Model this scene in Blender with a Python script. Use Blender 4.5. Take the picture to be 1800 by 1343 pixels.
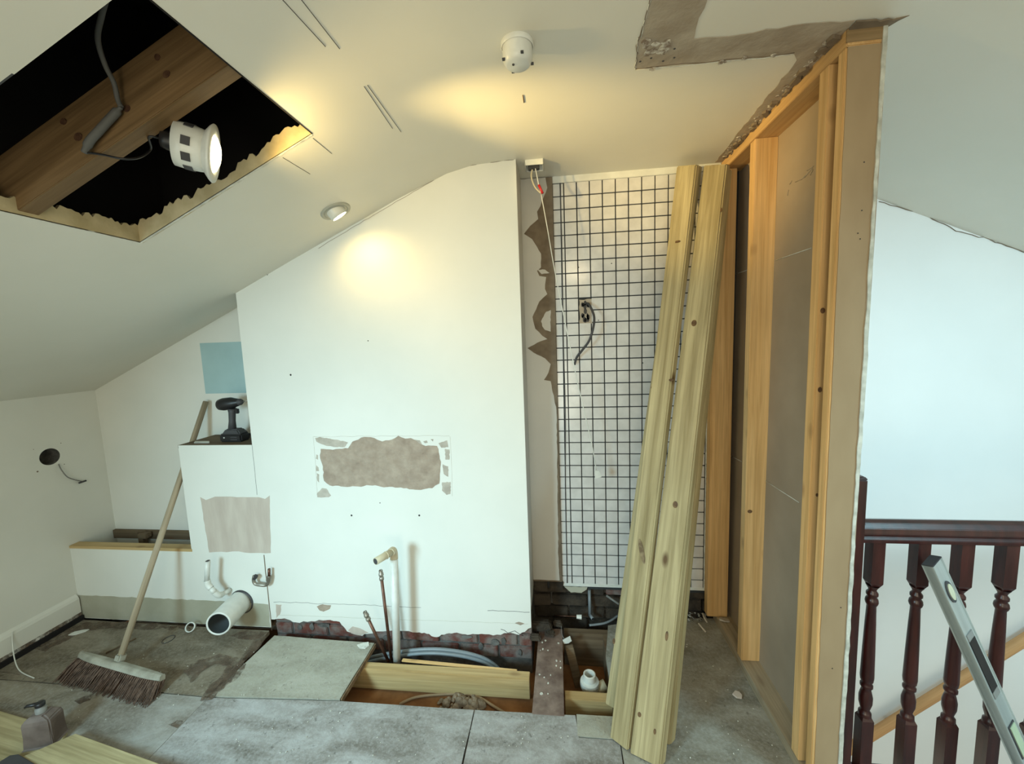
import bpy, bmesh, math, random
from mathutils import Vector, Matrix, Euler
R = math.radians
random.seed(7)
scn = bpy.context.scene
C = scn.collection
for o in list(bpy.data.objects): bpy.data.objects.remove(o)

# ------------------------------------------------------------------ camera
F_PX, YAW, PITCH, ROLL, HC = 707.921, -6.701, -6.142, -2.092, 1.602
_y, _p, _r = R(YAW), R(PITCH), R(ROLL)
FW = Vector((math.sin(_y)*math.cos(_p), math.cos(_y)*math.cos(_p), math.sin(_p)))
_rt = Vector((math.cos(_y), -math.sin(_y), 0)); _up = _rt.cross(FW)
RT = _rt*math.cos(_r)+_up*math.sin(_r); UP = -_rt*math.sin(_r)+_up*math.cos(_r)
O = Vector((0, 0, HC))
cd = bpy.data.cameras.new('camera'); cam = bpy.data.objects.new('camera', cd); C.objects.link(cam)
cam.matrix_world = Matrix(((RT.x, UP.x, -FW.x, 0), (RT.y, UP.y, -FW.y, 0), (RT.z, UP.z, -FW.z, HC), (0, 0, 0, 1)))
cd.sensor_fit = 'HORIZONTAL'; cd.sensor_width = 36; cd.lens = F_PX/1800*36; cd.clip_start = 0.02
scn.camera = cam

# ------------------------------------------------------------------ exposure, world, daylight
vs = scn.view_settings
vs.view_transform = 'Standard'; vs.look = 'None'; vs.gamma = 1; vs.use_curve_mapping = False
vs.exposure = 0.0
w = bpy.data.worlds.new('world'); scn.world = w; w.use_nodes = True
w.node_tree.nodes['Background'].inputs[0].default_value = (1.0, 0.99, 0.78, 1)
w.node_tree.nodes['Background'].inputs[1].default_value = 1.05

def area(name, loc, target, sx, sy, power, col):
    l = bpy.data.lights.new(name, 'AREA'); l.shape = 'RECTANGLE'; l.size = sx; l.size_y = sy
    l.energy = power; l.color = col
    o = bpy.data.objects.new(name, l); C.objects.link(o); o.location = loc
    o.rotation_euler = (Vector(target)-Vector(loc)).to_track_quat('-Z', 'Y').to_euler()
    return o
def spot(name, loc, target, power, col, ang, blend, rad):
    l = bpy.data.lights.new(name, 'SPOT'); l.energy = power; l.color = col; l.spot_size = R(ang); l.spot_blend = blend
    l.shadow_soft_size = rad
    o = bpy.data.objects.new(name, l); C.objects.link(o); o.location = loc
    o.rotation_euler = (Vector(target)-Vector(loc)).to_track_quat('-Z', 'Y').to_euler()
    return o
DAY = (0.62, 1.0, 1.14)
WARM = (1.0, 0.70, 0.25)
win = area('window_daylight', (-1.75, -0.45, 1.40), (-0.75, 1.9, 0.1), 0.5, 0.6, 19, DAY); win.data.spread = R(100)      # dormer window behind the camera on the left
roofl = area('rooflight_daylight', (2.0, 0.35, 2.0), (1.95, 2.22, 0.55), 0.7, 0.9, 31, (0.58, 1.0, 1.16)); roofl.data.spread = R(118)   # rooflight over the stairs

area('room_warm_fill', (0.25, -0.7, 2.40), (0.3, 0.6, 0.6), 0.25, 0.25, 6.5, (1.0, 0.82, 0.52))                    # unseen warm fill light added high behind the camera
area('rear_warm_fill', (-0.2, -1.45, 0.85), (0.5, 1.5, 2.4), 0.9, 0.9, 17, (1.0, 0.88, 0.66))  # added fill from behind, no window known there; lifts ceiling, partition and timbers
# ------------------------------------------------------------------ geometry of the room (metres)
YC, YT, YB = 1.973, 2.221, 2.225
XL, XM, XB, XR, XS, XE = -2.932, -2.122, -1.672, -0.177, 0.827, 0.918
ZC, ZM, ZL = 2.433, 1.077, 0.452
PROF = [(XL, 1.372), (-1.67, 1.892), (-1.383, 2.022), (-1.062, 2.164), (-0.756, 2.300), (-0.509, 2.396), (-0.383, 2.424), (-0.2, 2.433), (0.92, 2.433), (1.02, 2.421), (1.12, 2.398), (1.25, 2.345), (4.2, 1.032)]
def zc(x, y=1.0):
    z = PROF[0][1]
    for (a, za), (b, zb) in zip(PROF, PROF[1:]):
        if x >= a: z = za+(zb-za)*min(1.0, (x-a)/(b-a))
    if y > YC: z += 0.05*max(0, min(1, (x-XL)/1.26))*(y-YC)/0.252*(1 if x < -1.5 else 0)
    return z

def ray(px, py): return FW+RT*((px-900)/F_PX)+UP*((671.5-py)/F_PX)
def pX(px, py, v): d = ray(px, py); return O+d*(v/d.x)
def pY(px, py, v): d = ray(px, py); return O+d*(v/d.y)
def pZ(px, py, v): d = ray(px, py); return O+d*((v-HC)/d.z)
def pC(px, py, off=0.0):                       # where a line of sight meets the ceiling
    d = ray(px, py); lo, hi = 0.1, 8.0
    for _ in range(50):
        m = (lo+hi)/2; q = O+d*m
        if q.z > zc(q.x, q.y)-off: hi = m
        else: lo = m
    return O+d*hi

# ------------------------------------------------------------------ materials
MATS = {}
def new_mat(name):
    m = bpy.data.materials.new(name); m.use_nodes = True
    nt = m.node_tree; b = nt.nodes['Principled BSDF']; MATS[name] = m
    return m, nt, b
def L(nt, a, b): nt.links.new(a, b)
def coords(nt, scale=(1, 1, 1), rnd=True):
    tc = nt.nodes.new('ShaderNodeTexCoord'); mp = nt.nodes.new('ShaderNodeMapping'); mp.inputs['Scale'].default_value = scale
    if rnd:
        oi = nt.nodes.new('ShaderNodeObjectInfo'); ml = nt.nodes.new('ShaderNodeMath'); ml.operation = 'MULTIPLY'; ml.inputs[1].default_value = 23.0
        ad = nt.nodes.new('ShaderNodeVectorMath'); ad.operation = 'ADD'
        L(nt, oi.outputs['Random'], ml.inputs[0]); L(nt, tc.outputs['Object'], ad.inputs[0]); L(nt, ml.outputs[0], ad.inputs[1]); L(nt, ad.outputs[0], mp.inputs['Vector'])
    else: L(nt, tc.outputs['Object'], mp.inputs['Vector'])
    return mp.outputs['Vector']
def noise(nt, v, s, d=4, ro=0.55, dist=0):
    n = nt.nodes.new('ShaderNodeTexNoise'); n.inputs['Scale'].default_value = s; n.inputs['Detail'].default_value = d
    n.inputs['Roughness'].default_value = ro; n.inputs['Distortion'].default_value = dist; L(nt, v, n.inputs['Vector']); return n.outputs['Fac']
def ramp(nt, f, stops):
    r = nt.nodes.new('ShaderNodeValToRGB'); e = r.color_ramp.elements
    while len(e) < len(stops): e.new(0.5)
    for k, (p, c) in enumerate(stops):
        e[k].position = p; e[k].color = (c, c, c, 1) if isinstance(c, (int, float)) else (*c, 1)
    L(nt, f, r.inputs[0]); return r.outputs[0]
def mixc(nt, f, a, b, mode='MIX'):
    m = nt.nodes.new('ShaderNodeMixRGB'); m.blend_type = mode
    if isinstance(f, float): m.inputs[0].default_value = f
    else: L(nt, f, m.inputs[0])
    for i, c in ((1, a), (2, b)):
        if isinstance(c, tuple): m.inputs[i].default_value = (*c, 1)
        else: L(nt, c, m.inputs[i])
    return m.outputs[0]
def bump(nt, b, h, s, d=0.01):
    n = nt.nodes.new('ShaderNodeBump'); n.inputs['Strength'].default_value = s; n.inputs['Distance'].default_value = d
    L(nt, h, n.inputs['Height']); L(nt, n.outputs[0], b.inputs['Normal'])
def mottled(name, c1, c2, s=6, rough=0.7, bs=0.2, bsc=40, metal=0, spec=0.4, lo=0.35, hi=0.65, bd=0.004, scale=(1, 1, 1)):
    m, nt, b = new_mat(name); v = coords(nt, scale)
    L(nt, ramp(nt, noise(nt, v, s), [(lo, c1), (hi, c2)]), b.inputs['Base Color'])
    b.inputs['Roughness'].default_value = rough; b.inputs['Metallic'].default_value = metal; b.inputs['Specular IOR Level'].default_value = spec
    if bs: bump(nt, b, noise(nt, v, bsc), bs, bd)
    return m
def wood(name, dark, light, axis=2, knots=0.5, rough=0.62, knot_col=(0.12, 0.045, 0.015)):
    m, nt, b = new_mat(name)
    sc = [26, 26, 26]; sc[axis] = 1.1
    v = coords(nt, tuple(sc)); g = noise(nt, v, 1.0, 6, 0.6, 0.6)
    sc2 = [130, 130, 130]; sc2[axis] = 3
    g2 = noise(nt, coords(nt, tuple(sc2)), 1.0, 3)
    col = ramp(nt, g, [(0.3, dark), (0.62, light)])
    col = mixc(nt, ramp(nt, g2, [(0.42, 0.0), (0.7, 0.4)]), col, tuple(c*0.62 for c in dark))
    if knots:
        ks = [9, 9, 9]; ks[axis] = 4.0
        vo = nt.nodes.new('ShaderNodeTexVoronoi'); vo.inputs['Scale'].default_value = 1.0; L(nt, coords(nt, tuple(ks)), vo.inputs['Vector'])
        col = mixc(nt, ramp(nt, vo.outputs['Distance'], [(0.05, 0.9*knots+0.1), (0.15, 0.0)]), col, knot_col)
    big = noise(nt, coords(nt), 3.0, 3)
    col = mixc(nt, ramp(nt, big, [(0.35, 0.0), (0.75, 0.25)]), col, tuple(c*0.75 for c in dark))
    L(nt, col, b.inputs['Base Color']); b.inputs['Roughness'].default_value = rough; b.inputs['Specular IOR Level'].default_value = 0.3
    bump(nt, b, g2, 0.25, 0.002)
    return m
def plain(name, c, rough=0.5, metal=0, emit=None, es=0):
    m, nt, b = new_mat(name); v = coords(nt)
    L(nt, ramp(nt, noise(nt, v, 14), [(0.35, tuple(k*0.86 for k in c)), (0.65, c)]), b.inputs['Base Color'])
    b.inputs['Roughness'].default_value = rough; b.inputs['Metallic'].default_value = metal
    if emit: b.inputs['Emission Color'].default_value = (*emit, 1); b.inputs['Emission Strength'].default_value = es
    return m

PAINT = mottled('wall_paint', (0.70, 0.715, 0.67), (0.745, 0.755, 0.71), 2.2, 0.55, 0.12, 45, bd=0.002)
CEILP = mottled('ceiling_paint', (0.68, 0.675, 0.60), (0.72, 0.71, 0.64), 1.6, 0.42, 0.15, 30, bd=0.002)
STAIRP = mottled('stair_wall_paint', (0.76, 0.77, 0.77), (0.80, 0.81, 0.81), 1.6, 0.6, 0.1, 30, bd=0.002)
PANELP = mottled('grey_white_paint', (0.52, 0.51, 0.48), (0.56, 0.55, 0.51), 3, 0.5, 0.1, 30, bd=0.002)
BLUE = mottled('pale_blue_paint', (0.34, 0.50, 0.52), (0.38, 0.55, 0.57), 5, 0.6, 0.05)
PLASTER = mottled('bare_brown_plaster', (0.29, 0.225, 0.175), (0.42, 0.345, 0.275), 18, 0.85, 0.9, 22, bd=0.012, lo=0.3, hi=0.7)
SMOOTHP = mottled('smooth_plaster', (0.47, 0.40, 0.345), (0.55, 0.485, 0.42), 4, 0.7, 0.1, 30, scale=(5, 5, 1))
PATCHG = mottled('grey_plaster', (0.38, 0.34, 0.29), (0.50, 0.46, 0.40), 22, 0.8, 0.3, 60)
CEILPATCH = mottled('old_ceiling_plaster', (0.33, 0.275, 0.21), (0.44, 0.385, 0.31), 9, 0.8, 0.5, 30, bd=0.008)
SCRAPED = mottled('scraped_edge_plaster', (0.15, 0.115, 0.08), (0.22, 0.175, 0.125), 12, 0.9, 0.4, 40)
BAND = mottled('green_grey_band', (0.35, 0.34, 0.26), (0.43, 0.42, 0.34), 5, 0.8, 0.2, 50)
DPAPER = mottled('brown_plasterboard_paper', (0.29, 0.23, 0.165), (0.35, 0.28, 0.205), 3, 0.75, 0.05, 30)
TANB = mottled('dusty_tan_board', (0.28, 0.20, 0.115), (0.36, 0.27, 0.165), 4, 0.8, 0.25, 30, scale=(1, 1, 0.35))
GYPSUM = mottled('broken_gypsum_edge', (0.55, 0.55, 0.50), (0.75, 0.76, 0.70), 26, 0.9, 0.8, 50, bd=0.01)
PINE_Z = wood('pine_upright', (0.54, 0.32, 0.12), (0.76, 0.50, 0.23), 2, 0.35)
PINE_X = wood('pine_along_x', (0.44, 0.30, 0.13), (0.60, 0.44, 0.22), 0, 0.35)
PINE_Y = wood('pine_along_y', (0.46, 0.26, 0.10), (0.64, 0.42, 0.19), 1, 0.35)
PLATE = wood('dusty_pine_plate', (0.30, 0.245, 0.165), (0.44, 0.36, 0.25), 1, 0.2)
TREAT = wood('treated_green_timber', (0.25, 0.20, 0.095), (0.50, 0.43, 0.25), 2, 1.0, knot_col=(0.10, 0.055, 0.02))
OLDW = wood('old_dark_wood', (0.11, 0.075, 0.045), (0.20, 0.145, 0.09), 0, 0.3, 0.8)
RAFT = wood('roof_rafter_wood', (0.12, 0.072, 0.03), (0.23, 0.145, 0.068), 2, 1.0)
MAHOG = mottled('dark_mahogany', (0.022, 0.006, 0.006), (0.050, 0.012, 0.010), 5, 0.28, 0.05, 40, spec=0.5, scale=(8, 8, 1))
RAILW = wood('oak_wall_rail', (0.45, 0.24, 0.10), (0.58, 0.33, 0.15), 2, 0)
HANDLEW = wood('broom_handle_wood', (0.30, 0.24, 0.16), (0.46, 0.38, 0.27), 2, 0)
BRISTLE = mottled('brown_bristles', (0.07, 0.042, 0.03), (0.17, 0.11, 0.08), 60, 0.8, 0)
BROOMB = mottled('worn_broom_block', (0.26, 0.25, 0.20), (0.42, 0.41, 0.35), 14, 0.7, 0.3, 60)
TILEM = plain('white_glazed_tile', (0.66, 0.655, 0.64), 0.16)
GROUT = plain('dark_grout', (0.028, 0.032, 0.036), 0.8)
WPLAST = plain('white_plastic', (0.72, 0.74, 0.70), 0.35)
CREAMP = plain('cream_plastic', (0.62, 0.56, 0.40), 0.4)
GPLAST = plain('grey_plastic_pipe', (0.20, 0.235, 0.26), 0.4)
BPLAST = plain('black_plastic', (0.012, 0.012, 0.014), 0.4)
DKGREY = plain('dark_grey_rubber', (0.05, 0.05, 0.055), 0.6)
COPPER = mottled('tarnished_copper', (0.10, 0.05, 0.035), (0.19, 0.10, 0.07), 20, 0.45, 0.1, metal=0.7)
BRASS = mottled('dull_brass_fitting', (0.22, 0.20, 0.17), (0.40, 0.37, 0.32), 20, 0.4, 0.1, metal=0.7)
ALU = mottled('brushed_aluminium', (0.50, 0.56, 0.56), (0.66, 0.72, 0.72), 20, 0.32, 0.05, metal=0.65, scale=(1, 1, 0.1))
RUST = mottled('rusty_steel', (0.13, 0.085, 0.07), (0.27, 0.20, 0.165), 14, 0.75, 0.5, 50, metal=0.1)
BRICKM = mottled('red_brick', (0.14, 0.045, 0.033), (0.19, 0.16, 0.145), 13, 0.9, 0.7, 50, bd=0.008, lo=0.38, hi=0.60)
BRICKD = mottled('dark_brick', (0.022, 0.018, 0.014), (0.065, 0.050, 0.036), 11, 0.9, 0.7, 50, bd=0.01)  # very dark brick tone
MORTAR = mottled('grey_mortar', (0.07, 0.068, 0.065), (0.17, 0.165, 0.155), 14, 0.95, 0.9, 40, bd=0.01)
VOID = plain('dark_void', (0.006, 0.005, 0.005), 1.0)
CEILBELOW = mottled('board_below_joists', (0.20, 0.085, 0.03), (0.32, 0.15, 0.06), 9, 0.9, 0.4, 30)
FOAM = mottled('foam_insulation', (0.42, 0.35, 0.20), (0.56, 0.48, 0.30), 12, 0.85, 0.4, 40)
CABLEG = plain('grey_cable', (0.22, 0.22, 0.21), 0.6)
SHELL = plain('outer_dark_backing', (0.03, 0.03, 0.03), 1.0)

def dusty_board(name, c1, c2, c3, dust):
    m, nt, b = new_mat(name); v = coords(nt, rnd=False)
    vv = coords(nt, (1.0, 2.6, 1.0), rnd=False)
    a = noise(nt, vv, 3.4, 6, 0.62, 0.5); col = ramp(nt, a, [(0.30, c1), (0.52, c2), (0.72, c3)])
    fine = noise(nt, v, 75, 3, 0.7); col = mixc(nt, ramp(nt, fine, [(0.42, 0.0), (0.72, 0.42)]), col, dust)
    spk = noise(nt, v, 30, 4, 0.75); col = mixc(nt, ramp(nt, spk, [(0.60, 0.0), (0.70, 0.6)]), col, tuple(k*0.42 for k in c1))
    L(nt, col, b.inputs['Base Color']); b.inputs['Roughness'].default_value = 0.85; b.inputs['Specular IOR Level'].default_value = 0.25
    bump(nt, b, fine, 0.5, 0.004)
    return m
FB_MAIN = dusty_board('dusty_chipboard', (0.15, 0.135, 0.115), (0.30, 0.29, 0.275), (0.45, 0.455, 0.46), (0.50, 0.505, 0.51))
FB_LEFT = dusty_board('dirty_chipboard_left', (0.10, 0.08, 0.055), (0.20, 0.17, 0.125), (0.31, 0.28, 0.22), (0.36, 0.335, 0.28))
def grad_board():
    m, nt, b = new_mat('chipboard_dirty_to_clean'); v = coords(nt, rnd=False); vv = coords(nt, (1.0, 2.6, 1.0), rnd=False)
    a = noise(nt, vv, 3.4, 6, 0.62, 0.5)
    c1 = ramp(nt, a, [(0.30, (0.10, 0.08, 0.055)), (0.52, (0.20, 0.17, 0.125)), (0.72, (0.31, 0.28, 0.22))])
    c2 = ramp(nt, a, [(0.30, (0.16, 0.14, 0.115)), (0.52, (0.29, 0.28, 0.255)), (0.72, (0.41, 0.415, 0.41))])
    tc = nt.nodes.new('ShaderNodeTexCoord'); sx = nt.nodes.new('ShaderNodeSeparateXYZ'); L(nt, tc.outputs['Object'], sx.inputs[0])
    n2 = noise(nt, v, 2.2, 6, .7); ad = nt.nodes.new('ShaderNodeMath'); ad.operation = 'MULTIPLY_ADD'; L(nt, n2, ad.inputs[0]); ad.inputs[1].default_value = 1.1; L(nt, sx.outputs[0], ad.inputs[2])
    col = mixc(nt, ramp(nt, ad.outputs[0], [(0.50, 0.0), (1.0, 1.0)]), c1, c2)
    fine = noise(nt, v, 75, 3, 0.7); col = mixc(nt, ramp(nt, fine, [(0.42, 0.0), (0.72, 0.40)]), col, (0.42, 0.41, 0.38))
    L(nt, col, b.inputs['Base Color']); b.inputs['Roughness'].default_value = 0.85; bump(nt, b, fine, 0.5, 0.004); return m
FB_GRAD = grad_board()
FB_PALE = dusty_board('pale_chipboard', (0.27, 0.255, 0.205), (0.37, 0.36, 0.30), (0.45, 0.44, 0.38), (0.46, 0.46, 0.42))
FB_DARK = dusty_board('dark_grey_board', (0.17, 0.155, 0.12), (0.27, 0.255, 0.21), (0.38, 0.37, 0.33), (0.45, 0.45, 0.42))
DIRT0 = mottled('brown_dirt', (0.10, 0.065, 0.045), (0.19, 0.14, 0.10), 20, 0.95, 0.6, 60)
def soft(name, c1, c2, thr):
    m = mottled(name, c1, c2, 20, 0.95, 0); nt = m.node_tree; b = nt.nodes['Principled BSDF']
    L(nt, ramp(nt, noise(nt, coords(nt, rnd=False), 16, 8, .75), [(thr, 0.0), (thr+.22, 0.8)]), b.inputs['Alpha']); return m
DIRT = soft('brown_spilt_dirt', (0.12, 0.085, 0.06), (0.20, 0.15, 0.11), .40)
DUST = soft('pale_spilt_dust', (0.34, 0.34, 0.30), (0.5, 0.5, 0.46), .42)
CHIPE = mottled('chipboard_cut_edge', (0.16, 0.10, 0.055), (0.28, 0.19, 0.11), 40, 0.9, 0.4, 80)

# ------------------------------------------------------------------ object helpers
WM = {}
def tag(o, label=None, cat=None, group=None, kind=None):
    if label: o['label'] = label
    if cat: o['category'] = cat
    if group: o['group'] = group
    if kind: o['kind'] = kind
    return o
def place(o, M, parent=None):
    C.objects.link(o); WM[o] = M
    if parent is None: o.matrix_world = M
    else:
        o.parent = parent; o.matrix_parent_inverse = WM[parent].inverted(); o.matrix_basis = M
    return o
def thing(name, loc, label, cat, group=None, kind=None):
    o = bpy.data.objects.new(name, None); o.empty_display_size = 0.05
    place(o, Matrix.Translation(Vector(loc))); return tag(o, label, cat, group, kind)

class MB:
    def __init__(s): s.v = []; s.f = []; s.sm = []
    def add(s, vs, fs, smooth=False):
        n = len(s.v); s.v += [Vector(p) for p in vs]
        for f in fs: s.f.append([n+i for i in f]); s.sm.append(smooth)
        return s
    def box(s, a, b):
        (x0, y0, z0), (x1, y1, z1) = a, b
        return s.hexa([(x0, y0, z0), (x1, y0, z0), (x1, y1, z0), (x0, y1, z0), (x0, y0, z1), (x1, y0, z1), (x1, y1, z1), (x0, y1, z1)])
    def hexa(s, p): return s.add(p, [(3, 2, 1, 0), (4, 5, 6, 7), (0, 1, 5, 4), (1, 2, 6, 5), (2, 3, 7, 6), (3, 0, 4, 7)])
    def quad(s, a, b, c, d): return s.add([a, b, c, d], [(0, 1, 2, 3)])
    def prism(s, pts, vec):
        n = len(pts); vec = Vector(vec); P = [Vector(p) for p in pts]
        return s.add(P+[p+vec for p in P], [tuple(range(n))[::-1], tuple(range(n, 2*n))]+[(i, (i+1) % n, n+(i+1) % n, n+i) for i in range(n)])
    def tube(s, path, r, seg=12, caps=True, smooth=True, inner=None):
        P = [Vector(p) for p in path]; n = len(P); rr = r if isinstance(r, (list, tuple)) else [r]*n
        T = []
        for i in range(n):
            t = (P[min(i+1, n-1)]-P[max(i-1, 0)]); T.append(t.normalized())
        ref = Vector((0, 0, 1)) if abs(T[0].z) < 0.9 else Vector((1, 0, 0))
        u = T[0].cross(ref).normalized(); vs = []
        for i in range(n):
            u = (u-T[i]*u.dot(T[i])).normalized(); v = T[i].cross(u)
            for k in range(seg):
                a = 2*math.pi*k/seg; vs.append(P[i]+(u*math.cos(a)+v*math.sin(a))*rr[i])
        fs = [(i*seg+k, i*seg+(k+1) % seg, (i+1)*seg+(k+1) % seg, (i+1)*seg+k) for i in range(n-1) for k in range(seg)]
        s.add(vs, fs, smooth)
        if caps: s.add([vs[k] for k in range(seg)], [tuple(range(seg))[::-1]]); s.add([vs[(n-1)*seg+k] for k in range(seg)], [tuple(range(seg))])
        return s
    def lathe(s, base, axis, prof, seg=24, smooth=True, scale=(1, 1)):
        A = Vector(axis).normalized(); ref = Vector((0, 0, 1)) if abs(A.z) < 0.9 else Vector((1, 0, 0))
        u = A.cross(ref).normalized(); v = A.cross(u); B = Vector(base); vs = []
        for h, r in prof:
            for k in range(seg):
                a = 2*math.pi*k/seg; vs.append(B+A*h+u*math.cos(a)*r*scale[0]+v*math.sin(a)*r*scale[1])
        n = len(prof)
        fs = [(i*seg+k, i*seg+(k+1) % seg, (i+1)*seg+(k+1) % seg, (i+1)*seg+k) for i in range(n-1) for k in range(seg)]
        return s.add(vs, fs, smooth)
    def build(s, name, mat, parent=None, bevel=0, M=None, label=None, cat=None, group=None, kind=None, mats=None, fm=None, solid=0):
        vs = s.v
        if M is None:
            lo = Vector([min(p[i] for p in vs) for i in range(3)]); hi = Vector([max(p[i] for p in vs) for i in range(3)])
            c = Vector(((lo.x+hi.x)/2, (lo.y+hi.y)/2, lo.z)); M = Matrix.Translation(c)
            vs = [p-c for p in vs]
        me = bpy.data.meshes.new(name); me.from_pydata([tuple(p) for p in vs], [], s.f)
        me.polygons.foreach_set('use_smooth', s.sm)
        bm = bmesh.new(); bm.from_mesh(me)
        bmesh.ops.remove_doubles(bm, verts=bm.verts, dist=1e-6)
        if bevel: bmesh.ops.bevel(bm, geom=[e for e in bm.edges if len(e.link_faces) == 2 and e.calc_face_angle(0) > 0.5], offset=bevel, segments=2, affect='EDGES', clamp_overlap=True)
        bmesh.ops.recalc_face_normals(bm, faces=bm.faces) if not solid == -1 else None
        bm.to_mesh(me); bm.free()
        for mm in (mats or [mat]): me.materials.append(mm)
        o = bpy.data.objects.new(name, me); place(o, M, parent)
        return tag(o, label, cat, group, kind)

def beam(name, p0, p1, side, w_, t_, mat, parent=None, bevel=0.002, **k):
    """rectangular timber from p0 to p1; w_ along `side`, t_ along the third axis; local Z = length"""
    p0 = Vector(p0); p1 = Vector(p1); a = (p1-p0).normalized(); s_ = Vector(side); s_ = (s_-a*s_.dot(a)).normalized(); n = a.cross(s_)
    M = Matrix(((s_.x, n.x, a.x, p0.x), (s_.y, n.y, a.y, p0.y), (s_.z, n.z, a.z, p0.z), (0, 0, 0, 1)))
    mb = MB().box((-w_/2, -t_/2, 0), (w_/2, t_/2, (p1-p0).length))
    return mb.build(name, mat, parent, bevel, M=M, **k)
def ragged(pts, amp, step, seed=1, closed=True, skip=()):
    rg = random.Random(seed); out = []; n = len(pts)
    for i in range(n if closed else n-1):
        a = Vector(pts[i]); b = Vector(pts[(i+1) % n]); d = b-a; k = max(1, int(d.length/step)); out.append(tuple(a))
        if i in skip: continue
        nrm = Vector((-d.y, d.x)).normalized() if d.length else Vector((0, 0))
        for j in range(1, k):
            q = a+d*(j/k)+nrm*rg.uniform(-amp, amp); out.append(tuple(q))
    if not closed: out.append(tuple(pts[-1]))
    return out
def smooth_path(pts, n=6):
    P = [Vector(p) for p in pts]; out = []
    for i in range(len(P)-1):
        a = P[max(i-1, 0)]; b = P[i]; c = P[i+1]; d = P[min(i+2, len(P)-1)]
        for k in range(n):
            t = k/n; out.append(0.5*((2*b)+(c-a)*t+(2*a-5*b+4*c-d)*t*t+(3*b-a-3*c+d)*t**3))
    return out+[P[-1]]
def face_hole(mb, axis, const, rect, cen, r, n=32):
    """rectangle in a wall plane with a round hole. axis 'x': plane X=const, coords (y,z); 'y': plane Y=const, coords (x,z)"""
    f = (lambda a, b: (const, a, b)) if axis == 'x' else (lambda a, b: (a, const, b))
    a0, b0, a1, b1 = rect; ca, cb = cen; q = r*1.3; s0, s1, t0, t1 = ca-q, ca+q, cb-q, cb+q
    mb.quad(f(a0, b0), f(a1, b0), f(a1, t0), f(a0, t0)); mb.quad(f(a0, t1), f(a1, t1), f(a1, b1), f(a0, b1))
    mb.quad(f(a0, t0), f(s0, t0), f(s0, t1), f(a0, t1)); mb.quad(f(s1, t0), f(a1, t0), f(a1, t1), f(s1, t1))
    ci, sq = [], []
    for k in range(n):
        an = 2*math.pi*(k+0.5)/n; c, s = math.cos(an), math.sin(an); m = max(abs(c), abs(s))
        ci.append(f(ca+r*c, cb+r*s)); sq.append(f(ca+q*c/m, cb+q*s/m))
    mb.add(ci+sq, [(k, (k+1) % n, n+(k+1) % n, n+k) for k in range(n)])
    for sx, sy in ((1, 1), (-1, 1), (-1, -1), (1, -1)):
        k = {(1, 1): n//8-1, (-1, 1): 3*n//8-1, (-1, -1): 5*n//8-1, (1, -1): 7*n//8-1}[(sx, sy)]
        mb.add([sq[k], f(ca+sx*q, cb+sy*q), sq[(k+1) % n]], [(0, 1, 2)])

# ================================================================== SETTING
# ---- ceiling with the cut opening
hx0, hx1, hy0, hy1 = -1.459, -0.782, 0.750, 1.312
xs = sorted(set([p[0] for p in PROF]+[hx0, hx1]+[-0.63, -0.45, -0.3, 2.5]))
ys = [-1.6, 0.2, hy0, hy1, YC, YB]
mb = MB()
for x0, x1 in zip(xs, xs[1:]):
    for y0, y1 in zip(ys, ys[1:]):
        if x0 >= hx0-1e-6 and x1 <= hx1+1e-6 and y0 >= hy0-1e-6 and y1 <= hy1+1e-6: continue
        eps = 1e-7
        mb.add([(x0, y0, zc(x0, y0)), (x1, y0, zc(x1, y0)), (x1, y1, zc(x1-eps, y1)), (x0, y1, zc(x0, y1))], [(0, 1, 2, 3)], True)
ceiling = mb.build('ceiling', CEILP, kind='structure', label='sloping and flat white ceiling with a square hole cut in the left slope')
# lining edges of the opening (plasterboard + foam, ragged upper lip)
def lip(p0, p1, depth, seed, name, mat, base=0.0, skin=0.012, amp=0.012):
    rg = random.Random(seed); n = 60; lo = []; hi = []
    for i in range(n+1):
        t = i/n; a = Vector(p0).lerp(Vector(p1), t)
        lo.append(a+Vector((0, 0, base))); hi.append(a+Vector((0, 0, depth*(1+0.18*math.sin(t*7+seed)+.12*math.sin(t*31+seed))+rg.uniform(-amp, amp)*.8)))
    d = (Vector(p1)-Vector(p0)).normalized(); nrm = Vector((0, 0, 1)).cross(d)*skin
    m = MB(); P = lo+hi[::-1]; return m.prism(P, nrm).build(name, mat, ceiling)
c00 = (hx0, hy0, zc(hx0)); c10 = (hx1, hy0, zc(hx1)); c11 = (hx1, hy1, zc(hx1)); c01 = (hx0, hy1, zc(hx0))
lip(c01, c11, 0.052, 1, 'foam_edge', FOAM); lip(c00, c01, 0.045, 2, 'foam_edge', FOAM); 
lip(c11, c10, 0.010, 3, 'foam_edge', VOID, amp=0.001, skin=.004); lip(c10, c00, 0.012, 4, 'foam_edge', DKGREY, amp=0.001, skin=.004)  # right lip coloured black so it stays dark beside the lamp
# thin pale plaster rim hanging just under the two near-side edges
m = MB()
for a, b, sd in ((c01, c11, 1), (c00, c01, 2)):
    rg = random.Random(sd); n = 30; up_, dn = [], []
    d = (Vector(b)-Vector(a)).normalized(); out = Vector((0, 0, 1)).cross(d)
    for i in range(n+1):
        q = Vector(a).lerp(Vector(b), i/n); up_.append(q+Vector((0, 0, -0.0015))); dn.append(q+out*(0.008+rg.uniform(-.003, .003))+Vector((0, 0, -0.0015)))
    for i in range(n): m.hexa([up_[i], up_[i+1], dn[i+1], dn[i]]+[p+Vector((0, 0, 0.004)) for p in (up_[i], up_[i+1], dn[i+1], dn[i])])
m.build('plaster_rim', GYPSUM, ceiling)
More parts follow.
